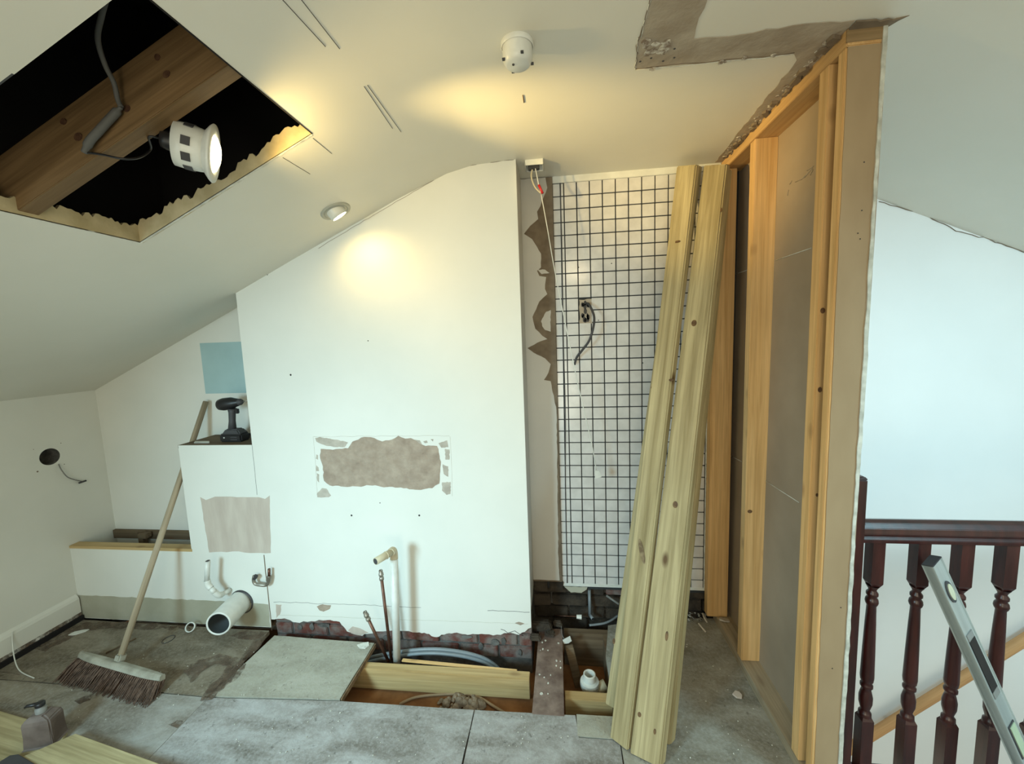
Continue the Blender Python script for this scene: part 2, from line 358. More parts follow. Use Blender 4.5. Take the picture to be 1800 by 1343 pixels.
# roof void above the opening
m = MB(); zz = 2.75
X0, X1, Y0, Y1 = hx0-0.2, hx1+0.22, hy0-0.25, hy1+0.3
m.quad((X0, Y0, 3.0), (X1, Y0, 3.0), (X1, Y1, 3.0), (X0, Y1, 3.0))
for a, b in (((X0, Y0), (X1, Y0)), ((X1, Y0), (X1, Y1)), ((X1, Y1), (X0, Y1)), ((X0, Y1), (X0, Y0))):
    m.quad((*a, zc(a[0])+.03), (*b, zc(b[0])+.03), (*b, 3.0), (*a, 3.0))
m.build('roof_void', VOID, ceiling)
# rafter
rd = Vector((1, 0, 0.436)).normalized(); rn = Vector((-rd.z, 0, rd.x))
a0 = Vector((hx0-0.2, 1.012, zc(hx0-0.2)+0.013)); a1 = Vector((hx1+0.18, 1.003, zc(hx1+0.18)+0.013))
beam('rafter', a0+rn*0.074, a1+rn*0.074, (0, 1, 0), 0.047, 0.145, RAFT, ceiling)

for px, py, w_, h_ in ((292, 130, .011, .008), (276, 100, .008, .008), (222, 190, .010, .008), (110, 213, .009, .007), (136, 240, .012, .009)):
    c_ = pY(px, py, 0.981); u_ = Vector((rd.x, 0, rd.z)); MB().prism([c_+u_*math.cos(a)*w_+Vector((-rd.z, 0, rd.x))*math.sin(a)*h_ for a in [k*math.pi/6 for k in range(12)]], (0, .003, 0)).build('knot', MATS['dirty_knot'] if 'dirty_knot' in MATS else mottled('dirty_knot', (.05, .02, .01), (.10, .05, .025), 50, .7, 0), ceiling)
# ceiling cuts, scars and marks
def ceil_strip(name, pts, mat, off=0.0015, th=0.002, parent=None):
    lo = [p-Vector((0, 0, off)) for p in pts]
    return MB().prism(lo, (0, 0, th)).build(name, mat, parent if parent is not None else ceiling)
scar = [(0.255, 0.9), (0.252, 1.262), (0.243, 1.30), (0.262, 1.408), (0.30, 1.402), (0.55, 1.413), (0.735, 1.418), (0.76, 1.45), (0.79, 2.2), (0.826, 2.2), (0.826, 1.30), (0.66, 1.292), (0.50, 1.306), (0.405, 1.300), (0.392, 1.22), (0.395, 0.9)]
m = MB().prism([(x, y, ZC-0.0022) for x, y in ragged(scar, 0.004, 0.03, 5)], (0, 0, 0.0015)); m.build('ceiling_scar', CEILPATCH, ceiling)
m = MB()
for k in range(64):                                             # broken plaster crust along scar edges and top plate
    if k < 44: x, y = random.uniform(0.795, 0.822), random.uniform(1.36, 2.18); s = random.uniform(0.004, 0.011)
    elif k < 58: x, y = random.uniform(0.27, 0.34), random.uniform(1.28, 1.34); s = random.uniform(0.008, 0.018)
    elif k >= 58: x, y = random.uniform(0.3, 0.75), 1.41+random.uniform(-.004, .004); s = random.uniform(0.004, 0.012)
    pts = [(x+math.cos(a)*s*random.uniform(.6, 1.2), y+math.sin(a)*s*random.uniform(.6, 1.2), ZC-0.003) for a in [j*math.pi/3 for j in range(6)]]
    m.prism(pts, (0, 0, -random.uniform(0.001, 0.003)))
for (ex0, ey0), (ex1, ey1) in (((.262, 1.409), (.73, 1.4185)), ((.245, 1.27), (.262, 1.408)), ((.246, .95), (.25, 1.27))):
    for q_ in range(2): MB().tube([(ex0+(ex1-ex0)*t/12+random.uniform(-.002, .002), ey0+(ey1-ey0)*t/12+random.uniform(-.003, .003)-q_*.006, ZC-.0022) for t in range(13)], .0015, 5).build('scar_edge', SCRAPED if q_ else GYPSUM, ceiling)
for sx, sy in ((.30, 1.0), (.285, 1.12), (.30, 1.36), (.36, 1.33), (.37, 1.37), (.34, 1.38), (.27, 1.37)): MB().lathe((sx, sy, ZC-.0022), (0, 0, -1), [(0, .0035), (.001, .003), (.0011, .0001)], 8).build('screw_head', DKGREY, ceiling)
m.build('plaster_crust', mottled('dirty_crust', (0.22,0.17,0.13), (0.62,0.60,0.54), 60, 0.9, 0.5, 60, lo=.4, hi=.6), ceiling, kind='stuff')
m = MB()
for k in range(30):
    x, y = random.uniform(0.806, 0.83), random.uniform(1.33, 2.18); s = random.uniform(0.006, 0.018)
    m.prism([(x+math.cos(a)*s, y+math.sin(a)*s*1.4, ZC-0.003) for a in [j*math.pi/3+k for j in range(5)]], (0, 0, -random.uniform(0.004, 0.012)))
m.prism([(x, y, ZC-0.002) for x, y in ragged([(0.83, 1.30), (0.93, 1.312), (0.96, 1.300), (0.935, 1.335), (0.83, 1.335)], 0.004, 0.015, 9)], (0, 0, -0.004))
m.build('broken_edge', SCRAPED, ceiling, kind='stuff')
for (a, b) in (((497, 0), (572, 82)), ((530, 0), (597, 86)), ((640, 152), (690, 226)), ((646, 150), (705, 232)), ((550, 243), (583, 270)), ((497, 277), (545, 306))):
    n = 8; pts = [pC(a[0]+(b[0]-a[0])*i/n, a[1]+(b[1]-a[1])*i/n, 0.0005) for i in range(n+1)]
    MB().tube(pts, 0.0009, 6).build('pencil_line', DKGREY, ceiling)
p = [pC(919, 167, .0005), pC(921, 180, .0005)]; MB().tube(p, 0.0022, 6).build('screw_hole', SCRAPED, ceiling)
# hairline crack along the junction of the breast and ceiling
# ---- left knee wall (with round cable hole)
m = MB(); hc = (1.949, 1.021); hr = 0.048
face_hole(m, 'x', XL, (-1.6, 0.0, YB, 1.376), hc, hr)
wall_left = m.build('wall_left', PAINT, kind='structure', label='low painted knee wall on the left with a round cable hole')
m = MB(); m.lathe((XL, hc[0], hc[1]), (-1, 0, 0), [(0.0, hr), (0.01, hr*.98), (0.05, hr*.95), (0.09, hr*.9), (0.091, 0.0001)], 32)
m.build('cable_hole', MORTAR, wall_left)
m = MB()
for (px, py, r) in ((66, 829, .0045), (59, 790, .002), (107, 779, .0025), (113, 816, .0025)):
    c = pX(px, py, XL+0.0006); m.lathe(c, (1, 0, 0), [(0, r), (0.0006, r*.8), (0.0007, 0.0001)], 10)
m.build('screw_holes', SCRAPED, wall_left, kind='stuff')
# ---- back wall behind the boxing, left
poly = [(XL, -0.3), (XB+0.15, -0.3), (XB+0.15, zc(XB+0.15, YC)+0.06), (XB, zc(XB-.001, YB)+0.01), (XL, 1.38)]
m = MB().prism([(x, YB, z) for x, z in poly], (0, 0.03, 0)); wall_back = m.build('wall_back', PAINT, kind='structure', label='painted back wall left of the chimney breast above the low boxing')
m = MB().box((-2.158, YB-0.0018, 1.334), (XB+0.01, YB, 1.643)); m.build('blue_square', BLUE, wall_back)
# ---- chimney breast
bot_px = [(481, 1062), (481, 1089), (500, 1087), (520, 1094), (547, 1092), (575, 1090), (597, 1093), (610, 1110), (633, 1117), (648, 1114), (663, 1110), (703, 1109), (733, 1112), (750, 1114), (767, 1120), (785, 1114), (803, 1112), (822, 1116), (840, 1115), (867, 1117), (893, 1113), (912, 1116), (932, 1103)]
bot = [(pY(px, py, YC).x, pY(px, py, YC).z) for px, py in bot_px]
bot[0] = (XB, 0.14); bot[1] = (XB, bot[1][1]); bot[-1] = (XR, bot[-1][1])
inner = []
rg = random.Random(3)
for (x0, z0), (x1, z1) in zip(bot[1:], bot[2:]):
    for k in range(4): t = k/4; inner.append((x0+(x1-x0)*t, z0+(z1-z0)*t+(rg.uniform(-.005, .005) if k else 0)))
inner.append(bot[-1])
top = [(x, zc(x, 1.9)+0.004) for x in [XR, -0.2, -0.3, -0.383, -0.45, -0.509, -0.63, -0.756, -1.062, -1.383, XB]]
ring = inner+top
m = MB().prism([(x, YC, z) for x, z in ring], (0, 0.018, 0))
wall_center = m.build('wall_center', PAINT, kind='structure', label='painted chimney breast face with a bare plaster patch and broken foot')
m = MB().box((XB, YC+0.018, 0.16), (XR, YB+0.03, zc(XB)-0.0)).box((-0.75, YC+.018, 1.8), (XR, YB+.03, 2.29)); m.prism([(XB, YC+.018, 1.85), (XR, YC+.018, 1.85), (XR, YC+.018, 2.43), (-.45, YC+.018, 2.39), (-.76, YC+.018, 2.29), (XB, YC+.018, 1.885)], (0, 0.25, 0))
m.build('chimney_core', PAINT, wall_center)
m = MB().box((XR-0.012, YC+0.0004, 0.2), (XR+0.0012, YB, 2.435)); m.build('corner_return', PANELP, wall_center)
MB().box((XB+0.005, YC+0.034, -0.32), (XR-0.004, YB+0.03, 0.165)).build('mortar_bed', MORTAR, wall_center)
brick_i = 0
def brick(x0, x1, y0, y1, z0, z1, mat, parent, jit=0.003):
    j = lambda: random.uniform(-jit, jit)
    P = [(x0+j(), y0+j(), z0+j()), (x1+j(), y0+j(), z0+j()), (x1+j(), y1, z0+j()), (x0+j(), y1, z0+j()), (x0+j(), y0+j(), z1+j()), (x1+j(), y0+j(), z1+j()), (x1+j(), y1, z1+j()), (x0+j(), y1, z1+j())]
    return MB().hexa(P).build('brick', mat, parent, bevel=0.004)
for row, (z0, off) in enumerate(((-0.122, 0.0), (-0.047, 0.11), (0.028, 0.0), (0.1, 0.11))):
    x = XB+0.01-off
    while x < XR-0.02:
        x0, x1 = max(x, XB+0.008), min(x+0.205, XR-0.002)
        if x1-x0 > 0.03: brick(x0, x1, YC+0.020+random.uniform(-.003, .006), YC+0.06, z0, z0+0.064, BRICKM, wall_center)
        x += 0.218
# mortar smears over bricks
m = MB()
for px, py, w_, h_ in ((527, 1103, .035, .04), (548, 1102, .03, .045), (570, 1100, .08, .025), (680, 1122, .05, .03), (845, 1137, .03, .05), (870, 1130, .05, .04), (885, 1128, .03, .045), (914, 1148, .02, .04), (820, 1120, .07, .02)):
    c = pY(px, py, YC+0.017); pts = [(c.x+math.cos(a)*w_*random.uniform(.7, 1.1)*.5, c.y, c.z+math.sin(a)*h_*random.uniform(.7, 1.1)*.5) for a in [k*math.pi/5 for k in range(10)]]
    m.prism(pts, (0, 0.006, 0))
m.build('mortar_smear', MORTAR, wall_center, kind='stuff')
# old skirting line: hairline cracks + bare plaster blobs
def px_poly(name, pxs, plane, mat, parent, amp=1.2, step=7, seed=1, th=0.0012, axis='y', skip=()):
    rp = ragged(pxs, amp, step, seed, skip=skip); 
    if axis == 'y': P = [pY(a, b, plane) for a, b in rp]; return MB().prism(P, (0, -th, 0)).build(name, mat, parent)
def crack(name, pxs, plane, mat, parent, r=0.0012, amp=1.0, seed=1, axis='y'):
    rg = random.Random(seed); P = []
    for (a, b), (c, d) in zip(pxs, pxs[1:]):
        n = max(2, int(math.hypot(c-a, d-b)/9))
        for i in range(n): t = i/n; P.append((a+(c-a)*t+rg.uniform(-amp, amp)*.3, b+(d-b)*t+rg.uniform(-amp, amp)))
    P.append(pxs[-1]); f = pY if axis == 'y' else (pX if axis == 'x' else pZ)
    return MB().tube([f(a, b, plane) for a, b in P], r, 5).build(name, mat, parent)
crack('crack', [(481, 1058), (560, 1061), (650, 1064), (740, 1068)], YC, DKGREY, wall_center, 0.0009)
crack('crack', [(857, 1073), (931, 1076)], YC, DKGREY, wall_center, 0.0012, 0.6, 2)
crack('crack', [(490, 1081), (600, 1085), (700, 1089), (800, 1092), (928, 1097)], YC, BAND, wall_center, 0.0006, .4, 3)
crack('crack', [(443, 783), (447, 820), (452, 870)], YC-.0003, DKGREY, wall_center, 0.0008, .5, 4)
crack('crack', [(464, 975), (468, 1015), (473, 1058), (478, 1108)], YC, SCRAPED, wall_center, 0.0028, .8, 5)
crack('crack', [(880, 1105), (893, 1112), (905, 1108), (920, 1118)], YC, DKGREY, wall_center, 0.0016, 1.5, 6)
crack('crack', [(560, 436), (640, 388), (720, 341), (790, 300), (845, 287), (903, 281)], YC-.001, SCRAPED, wall_center, 0.0007, .8, 8)
px_poly('bare_patch', [(557, 1066), (567, 1062), (582, 1064), (580, 1070), (569, 1075), (562, 1073)], YC, PLASTER, wall_center, .6, 4)
px_poly('bare_patch', [(485, 1062), (495, 1063), (492, 1080), (486, 1086)], YC, SMOOTHP, wall_center, .8, 4, 2)
px_poly('bare_patch', [(612, 1108), (620, 1101), (632, 1104), (648, 1112), (634, 1117), (618, 1113)], YC, SMOOTHP, wall_center, .6, 5, 3)
px_poly('bare_patch', [(905, 1095), (912, 1093), (922, 1096), (915, 1099)], YC, PLASTER, wall_center, .5, 4, 3)
for k, (a, b) in enumerate(((511, 659), (618, 906), (737, 906), (668, 884), (470, 483), (647, 599))):
    c = pY(a, b, YC+.0002); MB().lathe(c, (0, -1, 0), [(0, .0055 if k < 3 else .003), (0.0008, .005 if k < 3 else .0028), (0.0009, .0001)], 10).build('screw_hole', BPLAST, wall_center)
# the large chipped plaster patch
patch = [(564, 789), (580, 790), (612, 788), (620, 776), (640, 768), (658, 770), (672, 776), (684, 774), (700, 766), (712, 771), (722, 770), (736, 779), (748, 784), (768, 784), (775, 812), (772, 850), (760, 858), (740, 861), (700, 857), (680, 856), (665, 854), (650, 853), (630, 855), (600, 855), (580, 853), (570, 845), (568, 820), (563, 805)]
px_poly('plaster_patch', patch, YC, PLASTER, wall_center, 1.1, 5, 11, 0.0022)
for k, pp in enumerate(([(554, 770), (562, 768), (580, 771), (602, 775), (612, 778), (606, 786), (590, 786), (572, 783), (556, 776)], [(557, 868), (566, 858), (574, 859), (582, 871), (578, 874), (558, 874)],
                        [(782, 789), (790, 790), (790, 808), (783, 808)], [(778, 816), (788, 820), (788, 838), (780, 833)], [(777, 848), (792, 847), (792, 868), (785, 870), (777, 862)],
                        [(556, 799), (559, 800), (559, 808), (555, 806)], [(556, 818), (560, 822), (561, 828), (556, 828)], [(557, 832), (561, 834), (561, 848), (558, 845)], [(724, 773), (738, 774), (742, 782), (730, 780)], [(771, 779), (786, 774), (788, 786), (776, 787)],
                        [(744, 776), (750, 774), (752, 778), (747, 779)], [(757, 772), (762, 772), (761, 776)])):
    px_poly('chip', pp, YC, PATCHG, wall_center, .6, 3, 20+k, 0.001)
crack('crack', [(551, 768), (620, 767), (700, 766), (790, 766)], YC, PATCHG, wall_center, 0.0006, .8, 31)
crack('crack', [(551, 768), (555, 820), (558, 873)], YC, PATCHG, wall_center, 0.0006, .8, 32)
crack('crack', [(791, 767), (794, 820), (795, 872)], YC, PATCHG, wall_center, 0.0006, .8, 33)

# ---- low boxing and taller boxing, left of the breast
tz0, tz1 = 0.004, ZL
m = MB()
pc = (-1.842, 0.155); pr = 0.071
face_hole(m, 'y', YC, (XM, 0.004, XB, ZM), pc, pr)
m.quad((XL, YC, 0.004), (XM, YC, 0.004), (XM, YC, ZL), (XL, YC, ZL))
m.quad((XL, YC+.018, 0.004), (XM, YC+.018, 0.004), (XM, YC+.018, ZL), (XL, YC+.018, ZL)); m.quad((XL, YC, ZL), (XM, YC, ZL), (XM, YC+.018, ZL), (XL, YC+.018, ZL))
m.quad((XM, YC, 0.004), (XM, YB, 0.004), (XM, YB, ZM), (XM, YC, ZM))
boxing = m.build('boxing', PAINT, solid=-1, kind='structure', label='stepped white pipe boxing left of the chimney breast')
MB().lathe((pc[0], YC, pc[1]), (0, 1, 0), [(0, pr), (0.02, pr), (0.16, pr), (0.161, 0.0001)], 32).build('pipe_hole', VOID, boxing)
MB().box((XL, YC-0.003, ZL-0.001), (XM+0.004, YC+0.05, ZL+0.016)).build('timber_capping', PINE_X, boxing, bevel=.001)
MB().box((XM-0.004, YC+0.002, ZM-0.018), (XB+0.002, YB-0.001, ZM)).build('box_top', OLDW, boxing)
px_poly('smooth_plaster_patch', [(352, 874), (362, 879), (378, 873), (455, 874), (466, 877), (474, 871), (476, 972), (440, 972), (420, 969), (368, 971)], YC, SMOOTHP, boxing, .7, 9, 41, 0.0012, skip=())
m = MB(); bp = ragged([(XL+.01, 0.006), (XB-.008, 0.006), (XB-.006, 0.145), (-1.95, 0.153), (XL+.01, 0.153)], .0025, .03, 5); m.prism([(x, YC, z) for x, z in bp], (0, -0.0015, 0)); m.build('bare_band', BAND, boxing)
m = MB().box((-2.93, YB-0.02, 0.395), (-2.15, YB, 0.45)); m.build('batten', OLDW, boxing, bevel=.001)
m = MB().box((-2.715, YB-0.05, 0.31), (-2.675, YB-0.018, 0.455)).box((-2.69, YB-.07, .42), (-2.63, YB-.03, .452)); m.build('bracket', OLDW, boxing, bevel=.003)
MB().box((XL, YC+.02, 0.0), (XB, YB, 0.02)).build('cavity_bottom', OLDW, boxing)
# ---- alcove wall: painted panel, scraped edge, tile field
alc = MB().box((XR-0.003, YT+0.008, 0.14), (XS+0.1, YT+0.06, 2.45)).build('wall_alcove', GROUT, kind='structure', label='alcove wall of small white tiles in dark grout right of the breast')
MB().box((XR, YT-0.012, 0.19), (-0.010, YT+0.008, 2.43)).build('bare_board', SCRAPED, alc, bevel=.001)
rgx = [(-0.178, 2.43), (-0.045, 2.43)]
for px, py in ((962, 330), (956, 345), (950, 362), (944, 372), (946, 385), (932, 397), (921, 411), (935, 420), (944, 434), (951, 446), (951, 470), (944, 476), (948, 485), (960, 487), (958, 508), (962, 517), (948, 530), (936, 557), (941, 578), (953, 590), (962, 596), (950, 600), (927, 612), (938, 620), (958, 630), (968, 640), (964, 655), (956, 668), (968, 670)):
    q = pY(px, py, YT-0.0135); rgx.append((q.x, q.z))
rgx += [(-0.018, 1.2), (-0.022, 0.8), (-0.028, 0.35), (-0.024, 0.20), (-0.178, 0.20)]
rr = ragged(rgx, 0.0018, 0.02, 8)
MB().prism([(x, YT-0.012, z) for x, z in rr], (0, -0.0016, 0)).build('painted_skin', PANELP, alc)
px_poly('paint_island', [(951, 565), (960, 548), (968, 545), (968, 583), (958, 580), (953, 573)], YT-0.012, PANELP, alc, .8, 4, 51)
px_poly('paint_island', [(945, 474), (958, 474), (966, 480), (952, 482)], YT-0.012, PANELP, alc, .5, 4, 52)
TS, TG = 0.066, 0.0058
X_, Z_ = 0.048, 2.333
tm = MB().box((-(TS-TG)/2, 0, -(TS-TG)/2), ((TS-TG)/2, 0.008, (TS-TG)/2)).build('tile', TILEM, alc, bevel=0.0012, M=Matrix.Translation((X_+TS/2, YT, Z_-TS/2)))
tmesh = tm.data
cand = []
for j in range(0, 32):
    for k in range(0, 11):
        x, z = X_+TS*(k+.5), Z_-TS*(j+.5)
        if k == 0 and j == 0: continue
        if abs(x-0.15) < 0.045 and abs(z-1.73) < 0.055: continue
        v = Vector((x, YT, z))-O; d = v.dot(FW); px = 900+F_PX*v.dot(RT)/d; py = 671.5-F_PX*v.dot(UP)/d
        tl = 1189-(py-292)*118/1005; tr = 1293-(py-290)*0.108 if py < 2000 else 0
        hid = tl+12 < px < 1293-(py-290)*(108/1050)-14
        cand.append((hid, x, z))
vis = [c for c in cand if not c[0]]; rest = [c for c in cand if c[0]]
while len(vis) > 298: rest.append(vis.pop())
for _, x, z in vis:
    o = bpy.data.objects.new('tile', tmesh); place(o, Matrix.Translation((x, YT+random.uniform(-.0004, .0004), z)), alc)
m = MB(); h = (TS-TG)/2
for _, x, z in rest: m.box((x-h, YT, z-h), (x+h, YT+.008, z+h))
for k in range(11):                                            # cut tiles at the top, bottom and left
    x = X_+TS*(k+.5); m.box((x-h, YT, Z_+TG/2), (x+h, YT+.008, Z_+0.066)); m.box((x-h, YT, 0.176), (x+h, YT+.008, Z_-32*TS-TG/2))
m.build('tile_remainder', TILEM, alc, kind='stuff')
cut = []
for j in range(-1, 33):
    z1 = Z_-TS*j-TG/2; z0 = max(z1-TS+TG, 0.176)
    sl = 0.032-0.012*(j/33)
    m = MB().hexa([(-0.008, YT, z0), (sl-.004, YT, z0), (sl-.004, YT+.008, z0), (-0.008, YT+.008, z0), (-0.008, YT, z1), (sl-.004, YT, z1), (sl-.004, YT+.008, z1), (-0.008, YT+.008, z1)])
    m.build('narrow_tile', TILEM, alc)
    MB().box((sl+.001, YT, z0), (X_-TG/2, YT+.008, z1)).build('narrow_tile', TILEM, alc)
m = MB(); m.tube(smooth_path([(0.030, YT-.001, 2.40), (0.031, YT-.001, 2.0), (0.028, YT-.001, 1.6), (0.030, YT-.001, 1.2), (0.022, YT-.001, .8), (0.02, YT-.001, .3), (0.02, YT-.001, .18)]), 0.0032, 6); m.build('dark_joint', DKGREY, alc)
MB().box((-0.01, YT-0.006, 2.400), (XS, YT+.008, 2.44)).build('top_trim', WPLAST, alc, bevel=.002)
MB().box((-0.012, YT-0.004, 0.160), (XS-.03, YT+.008, 0.176)).build('bottom_trim', WPLAST, alc, bevel=.003)
MB().box((0.776, YT-0.005, 0.16), (0.786, YT+.008, 2.42)).build('side_trim', GYPSUM, alc, bevel=.003)
MB().box((0.786, YT-0.002, 0.13), (0.802, YT+.008, 2.42)).build('dark_gap', BPLAST, alc)
for px, py in ((1075, 463), (1052, 563), (1130, 638), (1017, 470)):
    MB().lathe(pY(px, py, YT-.0005), (0, -1, 0), [(0, .003), (.0006, .0028), (.0007, .0001)], 8).build('screw_hole', BPLAST, alc)
# torn cable outlet in the tiles
c = Vector((0.151, YT, 1.731))
m = MB().prism([(x, YT+0.003, z) for x, z in ragged([(0.118, 1.668), (0.184, 1.668), (0.184, 1.797), (0.118, 1.797)], .003, .012, 4)], (0, 0.004, 0)); m.build('outlet_recess', CEILPATCH, alc)
m = MB()
for k in range(16):
    x, z = random.uniform(.132, .172), random.uniform(1.68, 1.785); s = random.uniform(.005, .012)
    m.prism([(x+math.cos(a)*s*.8, YT+.003, z+math.sin(a)*s*1.4) for a in [j*math.pi/3+k for j in range(6)]], (0, -.002, 0))
m.build('dark_rubble', BPLAST, alc, kind='stuff')

# dark masonry under the alcove wall
foot = MB().box((XR-.01, YT+0.05, -0.32), (XS+.1, YT+0.11, 0.2)).build('wall_alcove_base', MORTAR, kind='structure', label='dark brick base of the alcove under the tiles')
for row, z0 in enumerate((-0.20, -0.125, -0.05, 0.025, 0.10)):
    x = XR-.005-(0.1 if row % 2 else 0)
    while x < XS:
        x1 = min(x+0.2, XS+.03); x0 = max(x, XR)
        if x1-x0 > .03: brick(x0, x1, YT+0.014+random.uniform(-.004, .008), YT+0.07, z0, z0+0.066, BRICKM if (row == 4 and 0.1 < x0 < .5) else BRICKD, foot, .004)
        x += 0.213
for x0, z0, z1 in ((XR+.002, 0.125, 0.196), (-.085, .13, .19)): brick(x0, x0+.08, YT-.01, YT+.05, z0, z1, BRICKD, foot, .004)
m = MB().prism([(x, YT+.002, z) for x, z in ragged([(0.0, 0.155), (0.135, .155), (.13, .14), (.1, .118), (.04, .118), (.015, .14)], .003, .02, 7)], (0, .01, 0)); m.build('plaster_scrap', BAND, foot)

# ---- stairwell wall, right slope, enclosure
m = MB().box((XE+0.015, YB, -2.6), (4.3, YB+0.05, 2.5)); wall_st = m.build('wall_stairwell', STAIRP, kind='structure', label='bright white stairwell wall beyond the dark balustrade')
crk = [(1545, 345), (1585, 357), (1620, 366), (1660, 384), (1680, 398), (1700, 402), (1730, 409), (1750, 417), (1770, 424), (1800, 435)]
crack('crack', [(a, b+9) for a, b in crk], YB-.003, SCRAPED, wall_st, 0.0016, 1.6, 61)
MB().box((4.2, -1.6, -2.6), (4.25, YB, 1.2)).build('wall_far_right', STAIRP, kind='structure')
MB().box((0.93, -1.6, -2.65), (4.3, YB, -2.6)).build('stairwell_light_stop', FB_MAIN, kind='structure')  # unseen; added to stop world light coming up the stairwell

# ---- floor: separate boards over joists, open holes
flo = MB().box((XL-.03, -1.6, -0.235), (XS+.11, YB+.06, -0.215)); floor = flo.build('floor', CEILBELOW, kind='structure', label='loft floor of dusty chipboard sheets with two openings showing the joists')
MB().box((XL-.05, -1.6, -0.235), (XL-.03, YB+.06, 0.0)).build('light_leak_skirt', VOID, floor)  # unseen skirts added to keep world light out below the boards
MB().box((XS+.105, -1.6, -0.5), (XS+.125, 1.36, -0.0)).build('light_leak_skirt', VOID, floor)
def board(x0, y0, x1, y1, mat, top=0.0, pts=None, amp=0.0015, seed=1, name='floor_board'):
    P = pts or [(x0, y0), (x1, y0), (x1, y1), (x0, y1)]
    P = ragged(P, amp, 0.09, seed)
    return MB().prism([(x, y, top-0.022) for x, y in P], (0, 0, 0.022)).build(name, mat, floor, bevel=0)
board(0, 0, 0, 0, FB_MAIN, pts=[(-1.648, -1.6), (-0.397, -1.6), (-0.403, 1.557), (-1.020, 1.553), (-1.650, 1.523)], seed=2)
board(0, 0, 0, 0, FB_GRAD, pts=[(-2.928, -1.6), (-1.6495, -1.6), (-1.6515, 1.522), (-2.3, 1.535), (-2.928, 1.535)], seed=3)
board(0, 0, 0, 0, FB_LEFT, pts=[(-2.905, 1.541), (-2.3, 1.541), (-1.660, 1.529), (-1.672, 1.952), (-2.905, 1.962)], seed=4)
board(0, 0, 0, 0, FB_PALE, top=0.003, pts=[(-1.644, 1.529), (-1.024, 1.560), (-1.020, 1.90), (-1.612, 1.915)], seed=5)
board(0, 0, 0, 0, FB_MAIN, pts=[(-0.392, -1.6), (0.205, -1.6), (0.205, 1.47), (0.045, 1.47), (0.035, 1.566), (-0.398, 1.557)], seed=6)
board(0, 0, 0, 0, FB_PALE, top=0.001, pts=[(0.04, 1.476), (0.205, 1.476), (0.205, 1.572), (0.04, 1.570)], seed=7)
board(0, 0, 0, 0, FB_DARK, pts=[(0.209, -1.6), (0.93, -1.6), (0.93, 2.215), (0.40, 2.20), (0.36, 2.15), (0.238, 2.12), (0.20, 1.9), (0.209, 1.574)], seed=8)
m = MB().prism([(-1.0195, 1.562, -.021), (-1.0155, 1.562, -.021), (-1.011, 1.898, -.021), (-1.015, 1.898, -.021)], (0, 0, .0225)); m.build('cut_edge', CHIPE, floor)
# dirt piles on the boards
def blob(pxs, mat, name, th=0.003, amp=3, step=14, seed=1, z=0.0005):
    P = [pZ(a, b, z) for a, b in ragged(pxs, amp, step, seed)]; return MB().prism([(p.x, p.y, z) for p in P], (0, 0, th)).build(name, mat, floor, kind='stuff')
blob([(335, 1200), (322, 1180), (350, 1160), (385, 1150), (418, 1156), (432, 1168), (420, 1190), (392, 1212), (372, 1230), (352, 1232), (362, 1215), (388, 1190), (400, 1170), (376, 1168), (352, 1182)], DIRT, 'spilt_dirt', .0015, 2.5, 8, 2, .0031)
blob([(468, 1118), (455, 1140), (425, 1168), (400, 1200), (385, 1218), (378, 1214), (405, 1180), (440, 1135), (458, 1112)], DIRT, 'spilt_dirt', .0012, 2, 10, 3, .0031)
blob([(420, 1112), (470, 1112), (455, 1122), (430, 1124), (400, 1118)], DIRT, 'spilt_dirt', .003, 2, 10, 4)
blob([(130, 1232), (148, 1224), (166, 1219), (158, 1231), (140, 1238)], DIRT, 'spilt_dirt', .001, 1.5, 8, 5)
blob([(296, 1274), (312, 1266), (326, 1268), (312, 1280)], DIRT, 'spilt_dirt', .001, 1.5, 8, 6)
blob([(60, 1140), (130, 1098), (190, 1094), (330, 1100), (335, 1106), (200, 1104), (140, 1110), (80, 1145)], DIRT, 'spilt_dirt', .001, 3, 12, 7)
crack('scratch', [(0, 1180), (35, 1186)], 0.001, DIRT, floor, .001, 1, 1, 'z')

# joists, trimmer and steel in the openings
def joist(x0, y0, x1, y1, z0, z1, mat=PINE_X, name='joist'): return MB().box((x0, y0, z0), (x1, y1, z1)).build(name, mat, floor, bevel=.002)
MB().box((-1.2, 1.5, -.216), (-.152, 1.80, -.138)).build('board_below', CEILBELOW, floor)
joist(-1.16, 1.757, -0.175, 1.803, -0.130, -0.022)
joist(-0.007, 1.664, 0.205, 1.71, -0.215, -0.022)
joist(-0.007, 2.075, 0.235, 2.115, -0.215, -0.022, OLDW, 'trimmer')
joist(0.205, 1.60, 0.245, 2.10, -0.215, -0.023, OLDW, 'joist')
joist(-1.17, 1.5, -1.10, 1.9, -0.215, -0.023, PINE_Y, 'joist')
beam('lath', (-0.84, 1.835, -0.03), (-0.24, 1.806, -0.028), (0, 1, 0), 0.018, 0.008, PINE_Z, floor)
m = MB().hexa([(-0.149, 1.557, -.02), (-0.012, 1.557, -.02), (-0.014, 2.07, -.02), (-0.142, 2.07, -.02), (-0.149, 1.557, .004), (-0.012, 1.557, .004), (-0.014, 2.07, .004), (-0.142, 2.07, .004)])
m.box((-.085, 1.56, -.215), (-.078, 2.07, -.02)); m.build('steel_beam', RUST, floor, bevel=.001)

